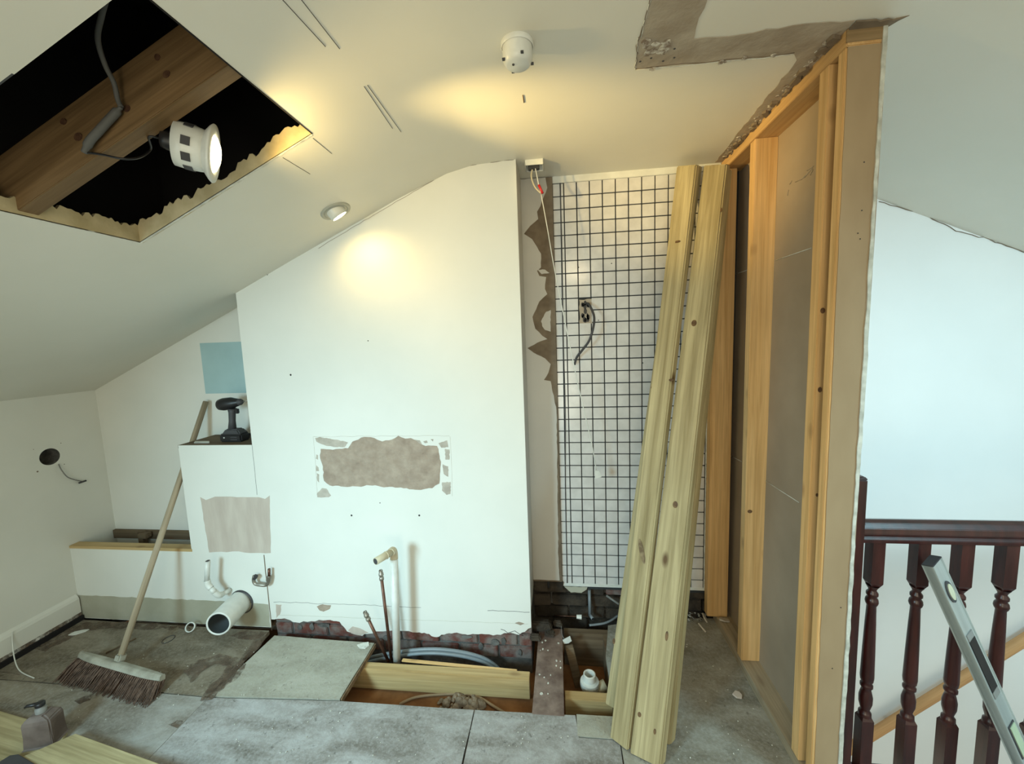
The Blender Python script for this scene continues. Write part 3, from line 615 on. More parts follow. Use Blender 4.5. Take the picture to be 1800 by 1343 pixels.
# ---- skirting along the left wall
m = MB(); m.prism([(XL+.001, 0, 0.03), (XL+.02, 0, 0.03), (XL+.02, 0, 0.135), (XL+.014, 0, 0.15), (XL+.001, 0, 0.163)], (0, YC-0.008+1.6, 0))
for v_ in range(len(m.v)): m.v[v_] = m.v[v_]+Vector((0, -1.6, 0))
sk = m.build('baseboard_left', PAINT, kind='structure', label='grubby white skirting board along the knee wall')
MB().box((XL+.0205, -1.6, 0.03), (XL+.0225, YC-.01, 0.05)).build('dirty_edge', DIRT, sk)
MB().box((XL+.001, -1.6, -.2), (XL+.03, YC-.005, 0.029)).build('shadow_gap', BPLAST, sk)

# ---- stud partition
def lean(x0, x1, y0, y1, z1=ZC, k=-.011): return MB().hexa([(x0+k, y0, 0), (x1+k, y0, 0), (x1+k, y1, 0), (x0+k, y1, 0), (x0, y0, z1), (x1, y0, z1), (x1, y1, z1), (x0, y1, z1)])
WR = lean(XE-0.001, XE+0.0125, 1.331, 2.33).build('wall_right', DPAPER, kind='structure', label='open timber stud partition, brown plasterboard on its far side')
lean(XE+0.0125, XE+0.0145, 1.335, YB, ZC-.001).build('stair_side_skim', STAIRP, WR)
def stud(y0, y1, z1=2.385, w_=0.09, name='stud', mat=PINE_Z, x0=XS): return MB().box((x0, y0, 0.046), (x0+w_, y1, z1)).build(name, mat, WR, bevel=.002)
stud(2.165, 2.212, x0=0.778, w_=0.105); stud(1.862, 1.907); stud(1.405, 1.450); stud(1.334, 1.365)
MB().box((XS-.0, 1.331, 2.386), (XE, 2.215, ZC)).build('top_plate', PINE_Y, WR, bevel=.002)
MB().box((XS-.0, 1.331, 0.0), (XE, 2.215, 0.045)).build('bottom_plate', PLATE, WR, bevel=.002)
m = MB(); ep = ragged([(XS+.010, 0.0), (XE-.010, 0.0), (XE+.0, 2.385), (XS+.004, 2.385), (XS+.006, 1.2)], .0012, .06, 2); m.prism([(x, 1.3335, z) for x, z in ep], (0, -.002, 0)); m.build('dusty_end_face', TANB, WR)
m = MB(); ep = ragged([(XE-.011, 0.0), (XE+.001, 0.0), (XE+.004, 0.5), (XE+.0025, 1.0), (XE+.008, 1.45), (XE+.006, 1.9), (XE+.011, 2.43), (XE+.0, 2.43)], .0015, .03, 12); m.prism([(x, 1.336, z) for x, z in ep], (0, -.008, 0)); m.build('broken_board_edge', mottled('grey_gypsum', (.36,.37,.33), (.60,.62,.57), 26, .9, .5, 50), WR)
m = MB().box((XS-.001, 1.3305, 2.395), (XE+.001, 1.334, 2.43)); m.build('plate_end', wood('brown_plate_end', (.20,.13,.06), (.33,.23,.12), 0, 0), WR)
for a, b in (((1362, 458), (1426, 436)), ((1287, 484), (1316, 474)), ((1345, 845), (1404, 883)), ((1282, 800), (1305, 812))):
    MB().tube([pX(*q_, XE-.0022-.011*(1-pX(*q_, XE).z/ZC)) for q_ in (a, b)], .0018, 5).build('board_joint', GYPSUM, WR)
m = MB()
for a, b in (((1398, 320), (1414, 312)), ((1414, 312), (1420, 305)), ((1408, 316), (1428, 296)), ((1418, 300), (1430, 292)), ((1388, 324), (1392, 318)), ((1424, 308), (1429, 298)), ((1386, 334), (1384, 344))):
    m.tube([pX(*q_, XE-.0022-.011*(1-pX(*q_, XE).z/ZC)) for q_ in (a, b)], .0016, 5)
m.build('faint_ink_stamp', CEILPATCH, WR, kind='stuff')
for k, (px, py) in enumerate(((1519, 285), (1515, 370), (1508, 410), (1495, 985), (1478, 1068), (1512, 420), (1463, 1175))):
    MB().lathe(pY(px, py, 1.3312), (0, -1, 0), [(0, .002), (.0006, .0018), (.0007, .0001)], 8).build('nail_head', BPLAST, WR)
for px, py, yy, w_, h_ in ((1318, 899, 1.861, .010, .008), (1441, 685, 1.404, .006, .009), (1446, 546, 1.404, .007, .009), (1436, 870, 1.404, .004, .006)):
    c_ = pY(px, py, yy); MB().prism([(c_.x+math.cos(a)*w_, c_.y, c_.z+math.sin(a)*h_) for a in [k*math.pi/6 for k in range(12)]], (0, -.0012, 0)).build('knot', mottled('stud_knot', (.08,.04,.02), (.2,.11,.05), 50, .7, 0), WR)
# plaster shards and rubble at the foot
def shard(c, s, h, mat, name, label, cat, group=None, seed=1, tilt=(0, 0, 0), asp=1.0):
    rg = random.Random(seed); n = 6; pts = [Vector((math.cos(a)*s*rg.uniform(.6, 1.15)*asp, math.sin(a)*s*rg.uniform(.6, 1.15), 0)) for a in [k*2*math.pi/n for k in range(n)]]
    E = Euler([R(t) for t in tilt]).to_matrix(); m = MB().prism([E @ p for p in pts], E @ Vector((0, 0, h)))
    zmin = min(v.z for v in m.v); m.v = [v+Vector(c)-Vector((0, 0, zmin)) for v in m.v]
    return m.build(name, mat, bevel=.0008, label=label, cat=cat, group=group)

# ================================================================== THINGS
# ---- leaning treated timbers: two pairs
PL = []
KNOT = mottled('dark_knot', (0.07, 0.035, 0.015), (0.17, 0.10, 0.04), 60, .6, .3, 80)
KNOT2 = mottled('weathered_gouge', (0.13, 0.09, 0.05), (0.28, 0.22, 0.13), 40, .8, .6, 60)
def plank(bl, br, tl, tr, th_dir, th, label, seed):
    """four front corners (bottom left/right, top left/right) and the thickness away from the viewer"""
    bl, br, tl, tr = map(Vector, (bl, br, tl, tr)); base = (bl+br)/2; a = ((tl+tr)/2-base).normalized()
    s_ = (br-bl); s_ = (s_-a*s_.dot(a)).normalized(); n = a.cross(s_)
    M = Matrix(((s_.x, n.x, a.x, base.x), (s_.y, n.y, a.y, base.y), (s_.z, n.z, a.z, base.z), (0, 0, 0, 1))); Mi = M.inverted()
    td = Vector(th_dir).normalized()*th
    P = [bl, br, br+td, bl+td, tl, tr, tr+td, tl+td]
    P = [Mi @ p for p in P]
    m = MB().hexa(P)
    PL.append((bl.copy(), s_.copy(), n.copy(), a.copy(), M))
    return m.build('timber_plank', TREAT, bevel=.005, M=M, label=label, cat='timber', group='treated timbers leaning in the alcove')
td1 = Vector((0.50, 0.80, 0.10))
G = 0.0015
def pln(pxb, pxt, zb, yt, th, td, label, shift=(0, 0, 0)):
    sh = Vector(shift)
    bl = pZ(*pxb[0], zb); br = pZ(*pxb[1], zb+0.0); tl = pY(*pxt[0], yt); tr = pY(*pxt[1], yt-0.05)
    return plank(bl+sh, br+sh, tl+sh, tr+sh, td, th, label, 1)
thk = 0.036
# front left
o1 = pln(((1071, 1297), (1103, 1322)), ((1189, 292), (1224, 289)), 0.002, 2.12, thk, (0.72, 0.62, 0.1), 'pale green timber leaning leftmost in front, a dark gouge below its middle')
o2 = pln(((1106, 1325), (1160, 1352)), ((1236, 291), (1277, 288)), 0.002, 2.10, thk, (0.72, 0.62, 0.1), 'right front leaning green timber with knots down its face')
o3 = pln(((1063, 1238), (1098, 1258)), ((1196, 294), (1228, 291)), 0.002, 2.165, thk, (0.72, 0.62, 0.1), 'leaning green timber tucked behind the leftmost one, its foot ending higher')
o4 = pln(((1120, 1290), (1178, 1312)), ((1250, 300), (1281, 297)), 0.002, 2.125, thk, (0.72, 0.62, 0.1), 'leaning green timber behind the right front one, a thin strip showing')
def knot(o, pl, px, py, w_, h_, mat=KNOT, skew=0.0, name='knot'):
    p0, s_, n, a, M = pl
    nn = s_.cross(a).normalized()
    d = ray(px, py); t = (p0-O).dot(nn)/d.dot(nn); c = O+d*t
    if nn.dot(O-c) < 0: nn = -nn
    pts = []
    for k in range(14):
        an = 2*math.pi*k/14; x, y = math.cos(an)*w_, math.sin(an)*h_
        pts.append(M.inverted() @ (c+s_*(x+skew*y)+a*y-nn*.001))
    nl = M.inverted().to_3x3() @ nn
    return MB().prism(pts, nl*.0016).build(name, mat, o, M=M)
for px, py, w_, h_ in ((1190, 425, .016, .006), (1147, 681, .007, .008), (1180, 668, .011, .006), (1079, 1127, .006, .011)): knot(o1, PL[0], px, py, w_, h_)
knot(o1, PL[0], 1128, 969, .011, .046, KNOT2, -.35, 'gouge')
for px, py, w_, h_ in ((1266, 369, .009, .011), (1220, 568, .011, .015), (1222, 726, .009, .013), (1187, 887, .010, .014), (1172, 1118, .006, .018), (1124, 1256, .007, .009), (1151, 1286, .005, .010)): knot(o2, PL[1], px, py, w_, h_)
# ---- dangling downlight in the opening
lamp_c = pY(379, 272, 1.10); _d = (lamp_c-O).normalized()
_rp = (RT-_d*RT.dot(_d)).normalized(); _upn = (UP-_d*UP.dot(_d)).normalized(); ax = (_rp*0.95-_upn*0.30-_d*0.17).normalized(); lamp_b = lamp_c-ax*0.13
lamp = thing('hanging_downlight', lamp_b, 'white fire-rated downlight dangling lit on its cable from the ceiling hole', 'light')
SC = 1.24; SL = .90; base = lamp_c-ax*0.098*SL
def sp_(p): return [(a*SL, b*SC if b > .001 else b) for a, b in p]
m = MB().lathe(base, ax, sp_([(0.012, 0.0001), (0.012, 0.040), (0, 0.043), (0, 0.046), (0.03, 0.047), (0.062, 0.045), (0.078, 0.043), (0.08, 0.0001)]), 32); m.build('can', WPLAST, lamp)
m = MB().lathe(base, ax, sp_([(0.072, 0.044), (0.086, 0.058), (0.092, 0.062), (0.096, 0.061), (0.097, 0.044), (0.090, 0.036), (0.078, 0.034)]), 36); m.build('flange', WPLAST, lamp)
m = MB().lathe(base, ax, sp_([(0.090, 0.040), (0.1, 0.036), (0.108, 0.022), (0.111, 0.0001)]), 28); m.build('glass_lens', plain('lit_warm_lens', (1, .9, .7), .3, 0, (1.0, 0.86, 0.5), 9), lamp)
u = ax.cross(Vector((0, 0, 1))).normalized(); v = ax.cross(u)
for k, a in enumerate((-2.2, -1.55, -.85, 2.9, 2.2, .1, .8, 1.5)):
    d = (u*math.cos(a)+v*math.sin(a)); c = base+ax*0.032+d*0.0580; t = ax.cross(d)
    m = MB(); m.hexa([c+ax*i*0.010+t*j*0.011+d*kk*0.0012 for kk in (-1, 1) for (i, j) in ((-1, -1), (1, -1), (1, 1), (-1, 1))]); m.build('vent_slot', DKGREY, lamp)
m = MB().lathe(base-ax*.002, -ax, [(0, .024), (.018, .024), (.03, .02), (.031, .0001)], 16); m.build('connector_block', BPLAST, lamp)
bx = base-ax*0.03
cab = smooth_path([bx, bx-ax*.02+Vector((0, -.01, -.006)), pY(265, 262, 1.07), pY(245, 277, 1.02), pY(215, 279, 0.985), pY(180, 272, 0.975), pY(150, 268, 0.970)])
MB().tube(cab, 0.0028, 8).build('cable', BPLAST, lamp)
# conduit and junction on the rafter face
cb = thing('conduit_cable', pY(150, 262, .97), 'grey flexible conduit looping down the rafter inside the ceiling hole', 'cable')
MB().tube(smooth_path([pY(192, -20, .84), pY(178, 30, .87), pY(172, 70, .90), pY(185, 115, .93), pY(200, 145, .955), pY(207, 175, .965), pY(213, 188, .968)]), 0.0055, 10).build('conduit', plain('dim_grey_conduit', (.10, .10, .095), .7), cb)
MB().tube(smooth_path([pY(213, 188, .97), pY(197, 205, .968), pY(176, 228, .966), pY(158, 248, .966), pY(148, 268, .968)]), [.005]*3+[.0095]*(6*4-6)+[.007]*4, 10).build('cable_joint', MATS['dim_grey_conduit'], cb)
spot('hanging_downlight_beam', lamp_c+ax*0.055, (0.62, 2.0, 2.41), 120, WARM, 42, 1.0, 0.012)
spot('hanging_downlight_spill', lamp_c+ax*0.045, (0.0, 1.75, 2.24), 11, WARM, 140, 0.8, 0.03)
# ---- recessed lit downlight in the slope
dc = pC(590, 371); dn = Vector((0.436, 0, -1)).normalized()
dl = thing('recessed_downlight', dc, 'lit round downlight recessed in the sloping ceiling above the breast', 'light')
MB().lathe(dc-dn*.003, dn, [(0, .069), (.006, .067), (.009, .062), (.007, .052), (-.002, .049)], 40).build('trim_ring', plain('satin_ring', (.42, .43, .38), .35), dl)
tl = (dn+Vector((0.15, .35, 0))).normalized()
MB().lathe(dc, dn, [(.0035, .051), (.0045, .02), (.0046, .0001)], 32).build('inner_plate', MATS['satin_ring'], dl)
hs_ = MB().lathe(dc+dn*.000, tl, [(-.03, .0405), (.004, .0405), (.012, .0400), (.026, .039), (.028, .036), (.026, .034)], 36).build('tilting_housing', WPLAST, dl)
MB().lathe(dc, tl, [(.0255, .0345), (.028, .02), (.0285, .0001)], 28).build('glass_lens', MATS['lit_warm_lens'], hs_)
spot('recessed_downlight_light', dc+tl*.042, dc+tl*.042+Vector((.30, .38, -1.3)), 6.0, WARM, 150, 1.0, 0.03)
# ---- smoke alarm
ac = pZ(909, 76, ZC-.0); al = thing('smoke_alarm', ac, 'round white smoke alarm on the flat ceiling', 'smoke alarm')
MB().lathe((ac.x, ac.y, ZC), (0, 0, -1), [(0, .046), (.010, .047), (.013, .044)], 36).build('base_plate', WPLAST, al)
acv = MB().lathe((ac.x, ac.y, ZC), (0, 0, -1), [(.011, .043), (.045, .042), (.056, .036), (.060, .030), (.061, .0001)], 36).build('cover', WPLAST, al)
MB().lathe((ac.x-.012, ac.y-.01, ZC-.060), (0, 0, -1), [(0, .004), (.003, .003), (.0035, .0001)], 10).build('test_button', DKGREY, acv)
for a in (0.3, 2.0, 3.6, 5.1):
    c = Vector((ac.x+math.cos(a)*.0425, ac.y+math.sin(a)*.0425, ZC-.05)); MB().box(c-Vector((.004, .004, .002)), c+Vector((.004, .004, .002))).build('vent_slot', DKGREY, acv)
# ---- pull cord switch
pc_ = thing('pull_cord_switch', (-.09, 2.03, ZC), 'broken white ceiling pull switch with hanging cord beside the breast corner', 'switch')
m = MB(); x0, x1, y0, y1 = -.135, -.05, 1.985, 2.065
for a, b in (((x0, y0), (x1, y0+.004)), ((x0, y1-.004), (x1, y1)), ((x0, y0), (x0+.004, y1)), ((x1-.004, y0), (x1, y1))): m.box((*a, ZC-.026), (*b, ZC))
m.box((x0, y0, ZC-.004), (x1, y1, ZC-.001)); m.build('switch_housing', WPLAST, pc_, bevel=.001)
MB().box((x0+.012, y0+.03, ZC-.03), (x1-.02, y1-.02, ZC-.004)).build('switch_mechanism', DKGREY, pc_, bevel=.002)
kn = pY(951, 340, 2.03)
MB().tube(smooth_path([(-.10, 2.03, ZC-.02), pY(934, 310, 2.03), pY(940, 328, 2.03), kn]), .004, 8).build('loose_wire', CREAMP, pc_)
MB().tube(smooth_path([(-.09, 2.02, ZC-.02), pY(943, 305, 2.02), pY(947, 325, 2.02), kn]), .0025, 8).build('loose_wire', WPLAST, pc_)
MB().tube(smooth_path([kn, pY(962, 400, 2.03), pY(975, 475, 2.04), pY(997, 585, 2.06), pY(1017, 680, 2.07), pY(1040, 780, 2.09), pY(1048, 826, 2.1)]), .0027, 6).build('pull_cord', WPLAST, pc_)
MB().tube([pY(947, 325, 2.02), pY(954, 340, 2.02)], .006, 8).build('red_clip', plain('red_plastic', (.6, .02, .02), .4), pc_)
m = MB().prism([pY(a, b, 2.1) for a, b in ((1046, 827), (1053, 828), (1058, 838), (1046, 842))], (0, .004, 0)); m.build('cord_pull', WPLAST, pc_)
# ---- dark cable from the tile outlet
cc = smooth_path([(0.155, YT+.004, 1.775), (0.168, YT-.03, 1.765), pY(1044, 555, YT-.07), pY(1043, 575, YT-.08), pY(1036, 598, YT-.07), pY(1024, 615, YT-.05), pY(1014, 628, YT-.03), pY(1010, 641, YT-.02)])
MB().tube(cc, .0062, 10).build('outlet_cable', DKGREY, label='dark grey cable curling out of the torn outlet in the tiles', cat='cable')
# ---- wire from left wall hole
wr = smooth_path([pX(103, 816, XL+.004), pX(108, 826, XL+.02), pX(118, 838, XL+.02), pX(130, 843, XL+.015), pX(143, 846, XL+.012)])
lw = thing('wall_wire', pX(103, 816, XL), 'short pale wire poking out of the round hole in the knee wall', 'wire')
MB().tube(wr, .003, 8).build('wire', CABLEG, lw)
MB().tube([pX(139, 849, XL+.014), pX(151, 845, XL+.014)], .0055, 8).build('wire_end', DKGREY, lw)
# ---- soil pipe
sp = thing('soil_pipe', (pc[0], 1.88, pc[1]), 'wide white soil pipe sticking out of the hole in the boxing', 'pipe')
e = Vector((-1.808, 1.775, 0.168)); bk = Vector((-1.862, 2.03, 0.152)); ax2 = (e-bk).normalized(); Lp = (e-bk).length
MB().lathe(bk, ax2, [(0, .062), (Lp-.004, .062), (Lp, .061), (Lp, .054), (Lp-.004, .0525), (0.02, .0525), (.021, .0001)], 40).build('pipe', WPLAST, sp)
MB().lathe(e, -ax2, [(0.001, .0515), (.14, .0515), (.141, .0001)], 32).build('pipe_inside', plain('inner_grey', (.06, .07, .075), .6), sp)
MB().lathe(Vector((pc[0]+.004, YC+.03, pc[1])), (0, -1, 0), [(0, .069), (.036, .068), (.038, .062)], 36).build('rubber_collar', DKGREY, sp)
# ---- small waste pipe
wp = thing('waste_pipe', (-1.92, 1.9, .25), 'thin white waste pipe with elbows left of the soil pipe', 'pipe')
wa = pY(365, 986, 1.88); wb = pY(364, 1020, 1.88); wc_ = pY(371, 1034, 1.88); wd = pY(384, 1046, 1.90); we = pY(404, 1037, 1.968)
MB().tube([wa, wb], .0125, 16).build('upright', WPLAST, wp)
MB().tube(smooth_path([wb, pY(366, 1028, 1.88), wc_], 4), .0155, 16).build('elbow', WPLAST, wp)
MB().tube([wc_, pY(377, 1041, 1.88)], .0125, 16).build('offset_piece', WPLAST, wp)
MB().tube(smooth_path([pY(375, 1039, 1.885), wd, pY(390, 1045, 1.925)], 5), .0155, 16).build('elbow', WPLAST, wp)
MB().tube([pY(389, 1046, 1.92), we], .0125, 16).build('wall_stub', WPLAST, wp)
MB().tube([wa+Vector((0, 0, .0005)), wa+Vector((0, 0, .0012))], .0095, 16).build('open_end', DKGREY, wp)
# ---- copper elbow fitting on the seam
cf = thing('copper_elbow', pY(460, 1025, 1.95), 'small tarnished copper elbow valve above the soil pipe', 'pipe fitting')
MB().tube(smooth_path([pY(447, 1012, 1.94), pY(446, 1020, 1.94), pY(449, 1026, 1.94), pY(458, 1028, 1.94), pY(468, 1028, 1.945), pY(472, 1022, 1.945), pY(473, 1012, 1.945)], 5), .0095, 12).build('elbow_body', BRASS, cf)
MB().tube([pY(473, 1013, 1.945), pY(473, 1000, 1.945)], .0075, 12).build('copper_stub', COPPER, cf)
MB().tube([pY(447, 1017, 1.94), pY(450, 1012, 1.94)], .0115, 6, smooth=False).build('cap_nut', DKGREY, cf)
MB().tube([pY(471, 1020, 1.945), pY(473, 1013, 1.945)], .011, 8, smooth=False).build('nut', BRASS, cf)
# ---- basin pipes on the breast
bw = thing('basin_waste', (-.87, 1.85, -.06), 'tall white waste pipe rising from the floor opening with a cream stub', 'pipe')
t_ = pY(692, 972, 1.85); b_ = pY(698, 1163, 1.85)
MB().tube([b_, t_-Vector((0, 0, .02))], .0195, 20).build('upright', WPLAST, bw)
MB().tube(smooth_path([t_-Vector((0, 0, .03)), t_, t_+Vector((0, -.012, .018)), t_+Vector((0, -.035, .02))], 4), .0200, 20).build('elbow', CREAMP, bw)
st0 = t_+Vector((0, -.03, .02)); st1 = pY(660, 987, 1.735)
MB().tube([st0, st1], .0175, 20).build('stub', CREAMP, bw)
MB().tube([st0+(st1-st0)*.3, st0+(st1-st0)*.34], .0195, 20).build('joint_ring', CREAMP, bw)
MB().lathe(st1+(st1-st0).normalized()*.0006, (st1-st0), [(0, .0145), (.0005, .0001)], 18).build('open_end', DKGREY, bw)
def copper(top_, bot_, lab):
    o = thing('copper_pipe', bot_, lab, 'pipe', 'basin supply pipes'); d = (top_-bot_).normalized()
    MB().tube([bot_, top_-d*.035], .0078, 12).build('tube', COPPER, o)
    MB().lathe(top_-d*.055, d, [(0, .009), (.002, .012), (.014, .012), (.016, .0095), (.024, .0095), (.026, .0125), (.036, .0125), (.038, .010), (.052, .010), (.055, .0085), (.052, .0075), (.045, .007), (.044, .0001)], 14).build('compression_joint', BRASS, o)
copper(pY(669, 1002, 1.87), pY(688, 1160, 1.87), 'taller dark copper supply pipe next to the white waste pipe')
copper(pY(641, 1075, 1.83), pY(683, 1163, 1.87), 'shorter leaning copper supply pipe left of the taller one')
# ---- curved grey pipes in the opening
for k, (dy, lab) in enumerate(((0, 'upper curved grey plastic pipe behind the joist in the floor opening'), (9, 'lower curved grey plastic pipe behind the joist in the floor opening'))):
    pts = [(625, 1166), (650, 1156), (700, 1146), (755, 1141), (805, 1145), (845, 1155), (868, 1168), (880, 1180)]
    pts = [(a, b+dy-(2 if k else 0)) for a, b in pts]
    P = smooth_path([pY(a, b, 1.915-k*.012) for a, b in pts]); MB().tube(P, .0092, 12).build('grey_pipe', GPLAST, label=lab, cat='pipe', group='curved grey pipes under the floor')
# ---- cable and debris in the opening
P = smooth_path([pZ(a, b, -.128) for a, b in ((702, 1238), (730, 1226), (770, 1221), (812, 1220), (842, 1226), (870, 1243), (890, 1255))])
MB().tube(P, .006, 8).build('buried_cable', plain('dusty_cable', (.36, .25, .15), .8), label='dusty brown cable lying under the joist in the floor opening', cat='cable')
m = MB(); c = pZ(812, 1238, -.13)
for k in range(60):
    a = random.uniform(0, 6.28); r = random.random()**.7*.12; s = random.uniform(.008, .025)
    x, y = c.x+math.cos(a)*r, c.y+math.sin(a)*r*.4; z = -.136+max(0, .03-r*.25)
    m.lathe((x, y, z), (random.uniform(-.4, .4), random.uniform(-.4, .4), 1), [(0, s), (s*.6, s*.7), (s, .0001)], 7, smooth=False)
m.build('rubble_heap', mottled('dusty_rubble', (.20, .15, .105), (.34, .27, .20), 30, .95, .5, 60), label='heap of dusty rubble at the bottom of the larger floor opening', cat='rubble', kind='stuff')
# ---- contents of the small opening
tp = thing('trap_pipe', pZ(1043, 1200, -.12), 'upright white trap pipe with a collar in the small floor opening', 'pipe')
q = Vector((0.112, 1.80, -0.2))
MB().lathe(q, (0, 0, 1), [(0, .037), (.120, .037), (.122, .045), (.138, .046), (.150, .044), (.152, .037), (.156, .030), (.186, .029), (.188, .025), (.186, .021), (.12, .020), (.119, .0001)], 28, smooth=False).build('collar', WPLAST, tp)
MB().tube([q+Vector((.03, 0, .10)), q+Vector((.078, .015, .12))], .026, 16).build('side_inlet', CREAMP, tp)
MB().box((q.x-.03, q.y-.045, q.z+.03), (q.x-.015, q.y-.03, q.z+.10)).build('clip', WPLAST, tp, bevel=.002)
lb = pY(997, 1126, 1.98)
lt = thing('label_tag', lb, 'small white paper tag on a wire at the edge of the steel', 'tag')
m = MB().prism([pY(a, b, 1.98) for a, b in ((989, 1125), (1002, 1118), (1005, 1127), (999, 1131), (991, 1132))], (0, .0015, 0)); m.build('paper', WPLAST, lt)
MB().tube(smooth_path([pY(987, 1100, 2.03), pY(987, 1112, 2.0), pY(992, 1124, 1.982)]), .0012, 6).build('wire', CABLEG, lt)
beam('board_offcut', pZ(1018, 1208, -.2), pY(1000, 1134, 1.97), (1, 0, 0), .042, .012, OLDW, label='thin dark board offcut standing in the small floor opening', cat='wood')
gp = thing('capped_pipe', pY(1036, 1045, 2.2), 'short grey pipe hanging down the dark brickwork', 'pipe')
MB().tube([pY(1036, 1037, 2.215), pY(1037, 1082, 2.19)], .0085, 12).build('tube', GPLAST, gp)
MB().tube([pY(1037, 1080, 2.19), pY(1042, 1088, 2.16)], .009, 12).build('elbow', GPLAST, gp)
MB().tube([pY(1042, 1088, 2.159), pY(1042.2, 1088.3, 2.158)], .0065, 12).build('open_end', BPLAST, gp)
wc = pY(1018, 1084, 2.17)
MB().tube([wc-Vector((.014, 0, 0)), wc+Vector((.014, -.002, 0))], [.011, .013], 8, smooth=False).build('white_plug', WPLAST, label='small white plug on a thin pipe in the dark cavity', cat='plug')
MB().tube([wc-Vector((.014, 0, 0)), pY(975, 1082, 2.2)], .003, 8).build('thin_pipe', COPPER, label='thin dark pipe running to the white plug', cat='pipe')
for k, (px, py, s, lab) in enumerate(((952, 1100, .055, 'big dark brick lump at the foot of the breast corner'), (980, 1092, .028, 'small dark stone beside the brick lump'), (942, 1112, .03, 'dark rubble lump against the breast corner'), (968, 1105, .03, 'dark rubble lump on the end of the steel'))):
    q = pZ(px, py+6, .004); m = MB(); rg = random.Random(k+5); x, y = q.x, q.y-.01*k
    j = lambda: rg.uniform(-.25, .25)*s
    m.hexa([(x-s+j(), y-s*.6+j(), .005), (x+s+j(), y-s*.6+j(), .005), (x+s+j(), y+s*.6, .005), (x-s+j(), y+s*.6, .005), (x-s*.8+j(), y-s*.5+j(), .005+s*.9+j()), (x+s*.8+j(), y-s*.5, .005+s*.9+j()), (x+s*.8, y+s*.5+j(), .005+s*.9), (x-s*.8, y+s*.5, .005+s*.9+j())])
    m.build('rubble_lump', BRICKD, bevel=.006, label=lab, cat='rubble')
MB().tube(smooth_path([pZ(1036, 1099, .004), pZ(1060, 1096, .006), pZ(1075, 1090, .01), pZ(1086, 1082, .015)]), .006, 8).build('grey_strip', GPLAST, label='bent grey plastic strip along the back edge of the small opening', cat='strip')
MB().tube([pY(1066, 1047, 2.19), pY(1088, 1062, 2.15)], .006, 8).build('loose_cable', CABLEG, label='short grey cable end sticking out under the tiles', cat='cable')
# ---- drill
D = Vector((0, 0, 0)); yb = 2.07
def dp(a, b): return pY(a, b, yb)
dr = thing('cordless_drill', dp(410, 778), 'black cordless drill standing on its battery on top of the boxing', 'drill')
zt = ZM; bxc = dp(411, 765); bxx = bxc.x
MB().box((bxx-.062, yb-.036, zt), (bxx+.075, yb+.036, zt+.045)).build('battery', BPLAST, dr, bevel=.008)
m = MB().hexa([(bxx-.05, yb-.034, zt+.043), (bxx+.07, yb-.034, zt+.043), (bxx+.07, yb+.034, zt+.043), (bxx-.05, yb+.034, zt+.043), (bxx-.03, yb-.024, zt+.072), (bxx+.045, yb-.024, zt+.072), (bxx+.045, yb+.024, zt+.072), (bxx-.03, yb+.024, zt+.072)]); m.build('battery_mount', DKGREY, dr, bevel=.006)
hb, ht = Vector((bxx-.005, yb, zt+.068)), dp(408, 718)
m = MB().tube([hb, hb.lerp(ht, .4), hb.lerp(ht, .8), ht], [.021, .017, .018, .023], 16); m.build('handle', DKGREY, dr)
r0, r1 = dp(384, 712), dp(426, 706)
axd = (r1-r0); Ld = axd.length
MB().lathe(r0, axd, [(0, .0001), (.002, .018), (.010, .031), (.035, .036), (Ld*.55, .034), (Ld*.68, .027), (Ld*.85, .020), (Ld, .010), (Ld+.002, .0001)], 24).build('motor_housing', BPLAST, dr)
MB().lathe(r1-axd.normalized()*.03, axd, [(0, .020), (.02, .018), (.034, .008), (.036, .0001)], 20).build('chuck', DKGREY, dr)
MB().tube([r1, r1+axd.normalized()*.035], .003, 8).build('drill_bit', BRASS, dr)
tg = dp(417, 722); MB().box(tg-Vector((.009, .008, .016)), tg+Vector((.009, .008, .012))).build('trigger', BPLAST, dr, bevel=.003)
for k in range(2): MB().box((bxx+.01, yb-.0375, zt+.012+k*.014), (bxx+.05, yb-.0355, zt+.017+k*.014)).build('grip_rib', DKGREY, dr)
MB().lathe((bxx-.03, yb-.0365, zt+.026), (0, -1, 0), [(0, .004), (.001, .0001)], 10).build('indicator', WPLAST, dr)
# papers and rod on box top
pp = [pZ(341, 779, ZM+.001), pZ(368, 779, ZM+.001), pZ(368, 776, ZM+.001), pZ(343, 776, ZM+.001)]
MB().prism(pp, (0, 0, .003)).build('paper_slip', WPLAST, label='cream paper slip at the front edge of the boxing top', cat='paper')
MB().tube([Vector((-2.05, 2.19, ZM+.008)), Vector((-1.72, 2.20, ZM+.008))], .006, 8).build('thin_rod', BPLAST, label='thin dark rod lying behind the drill', cat='rod')
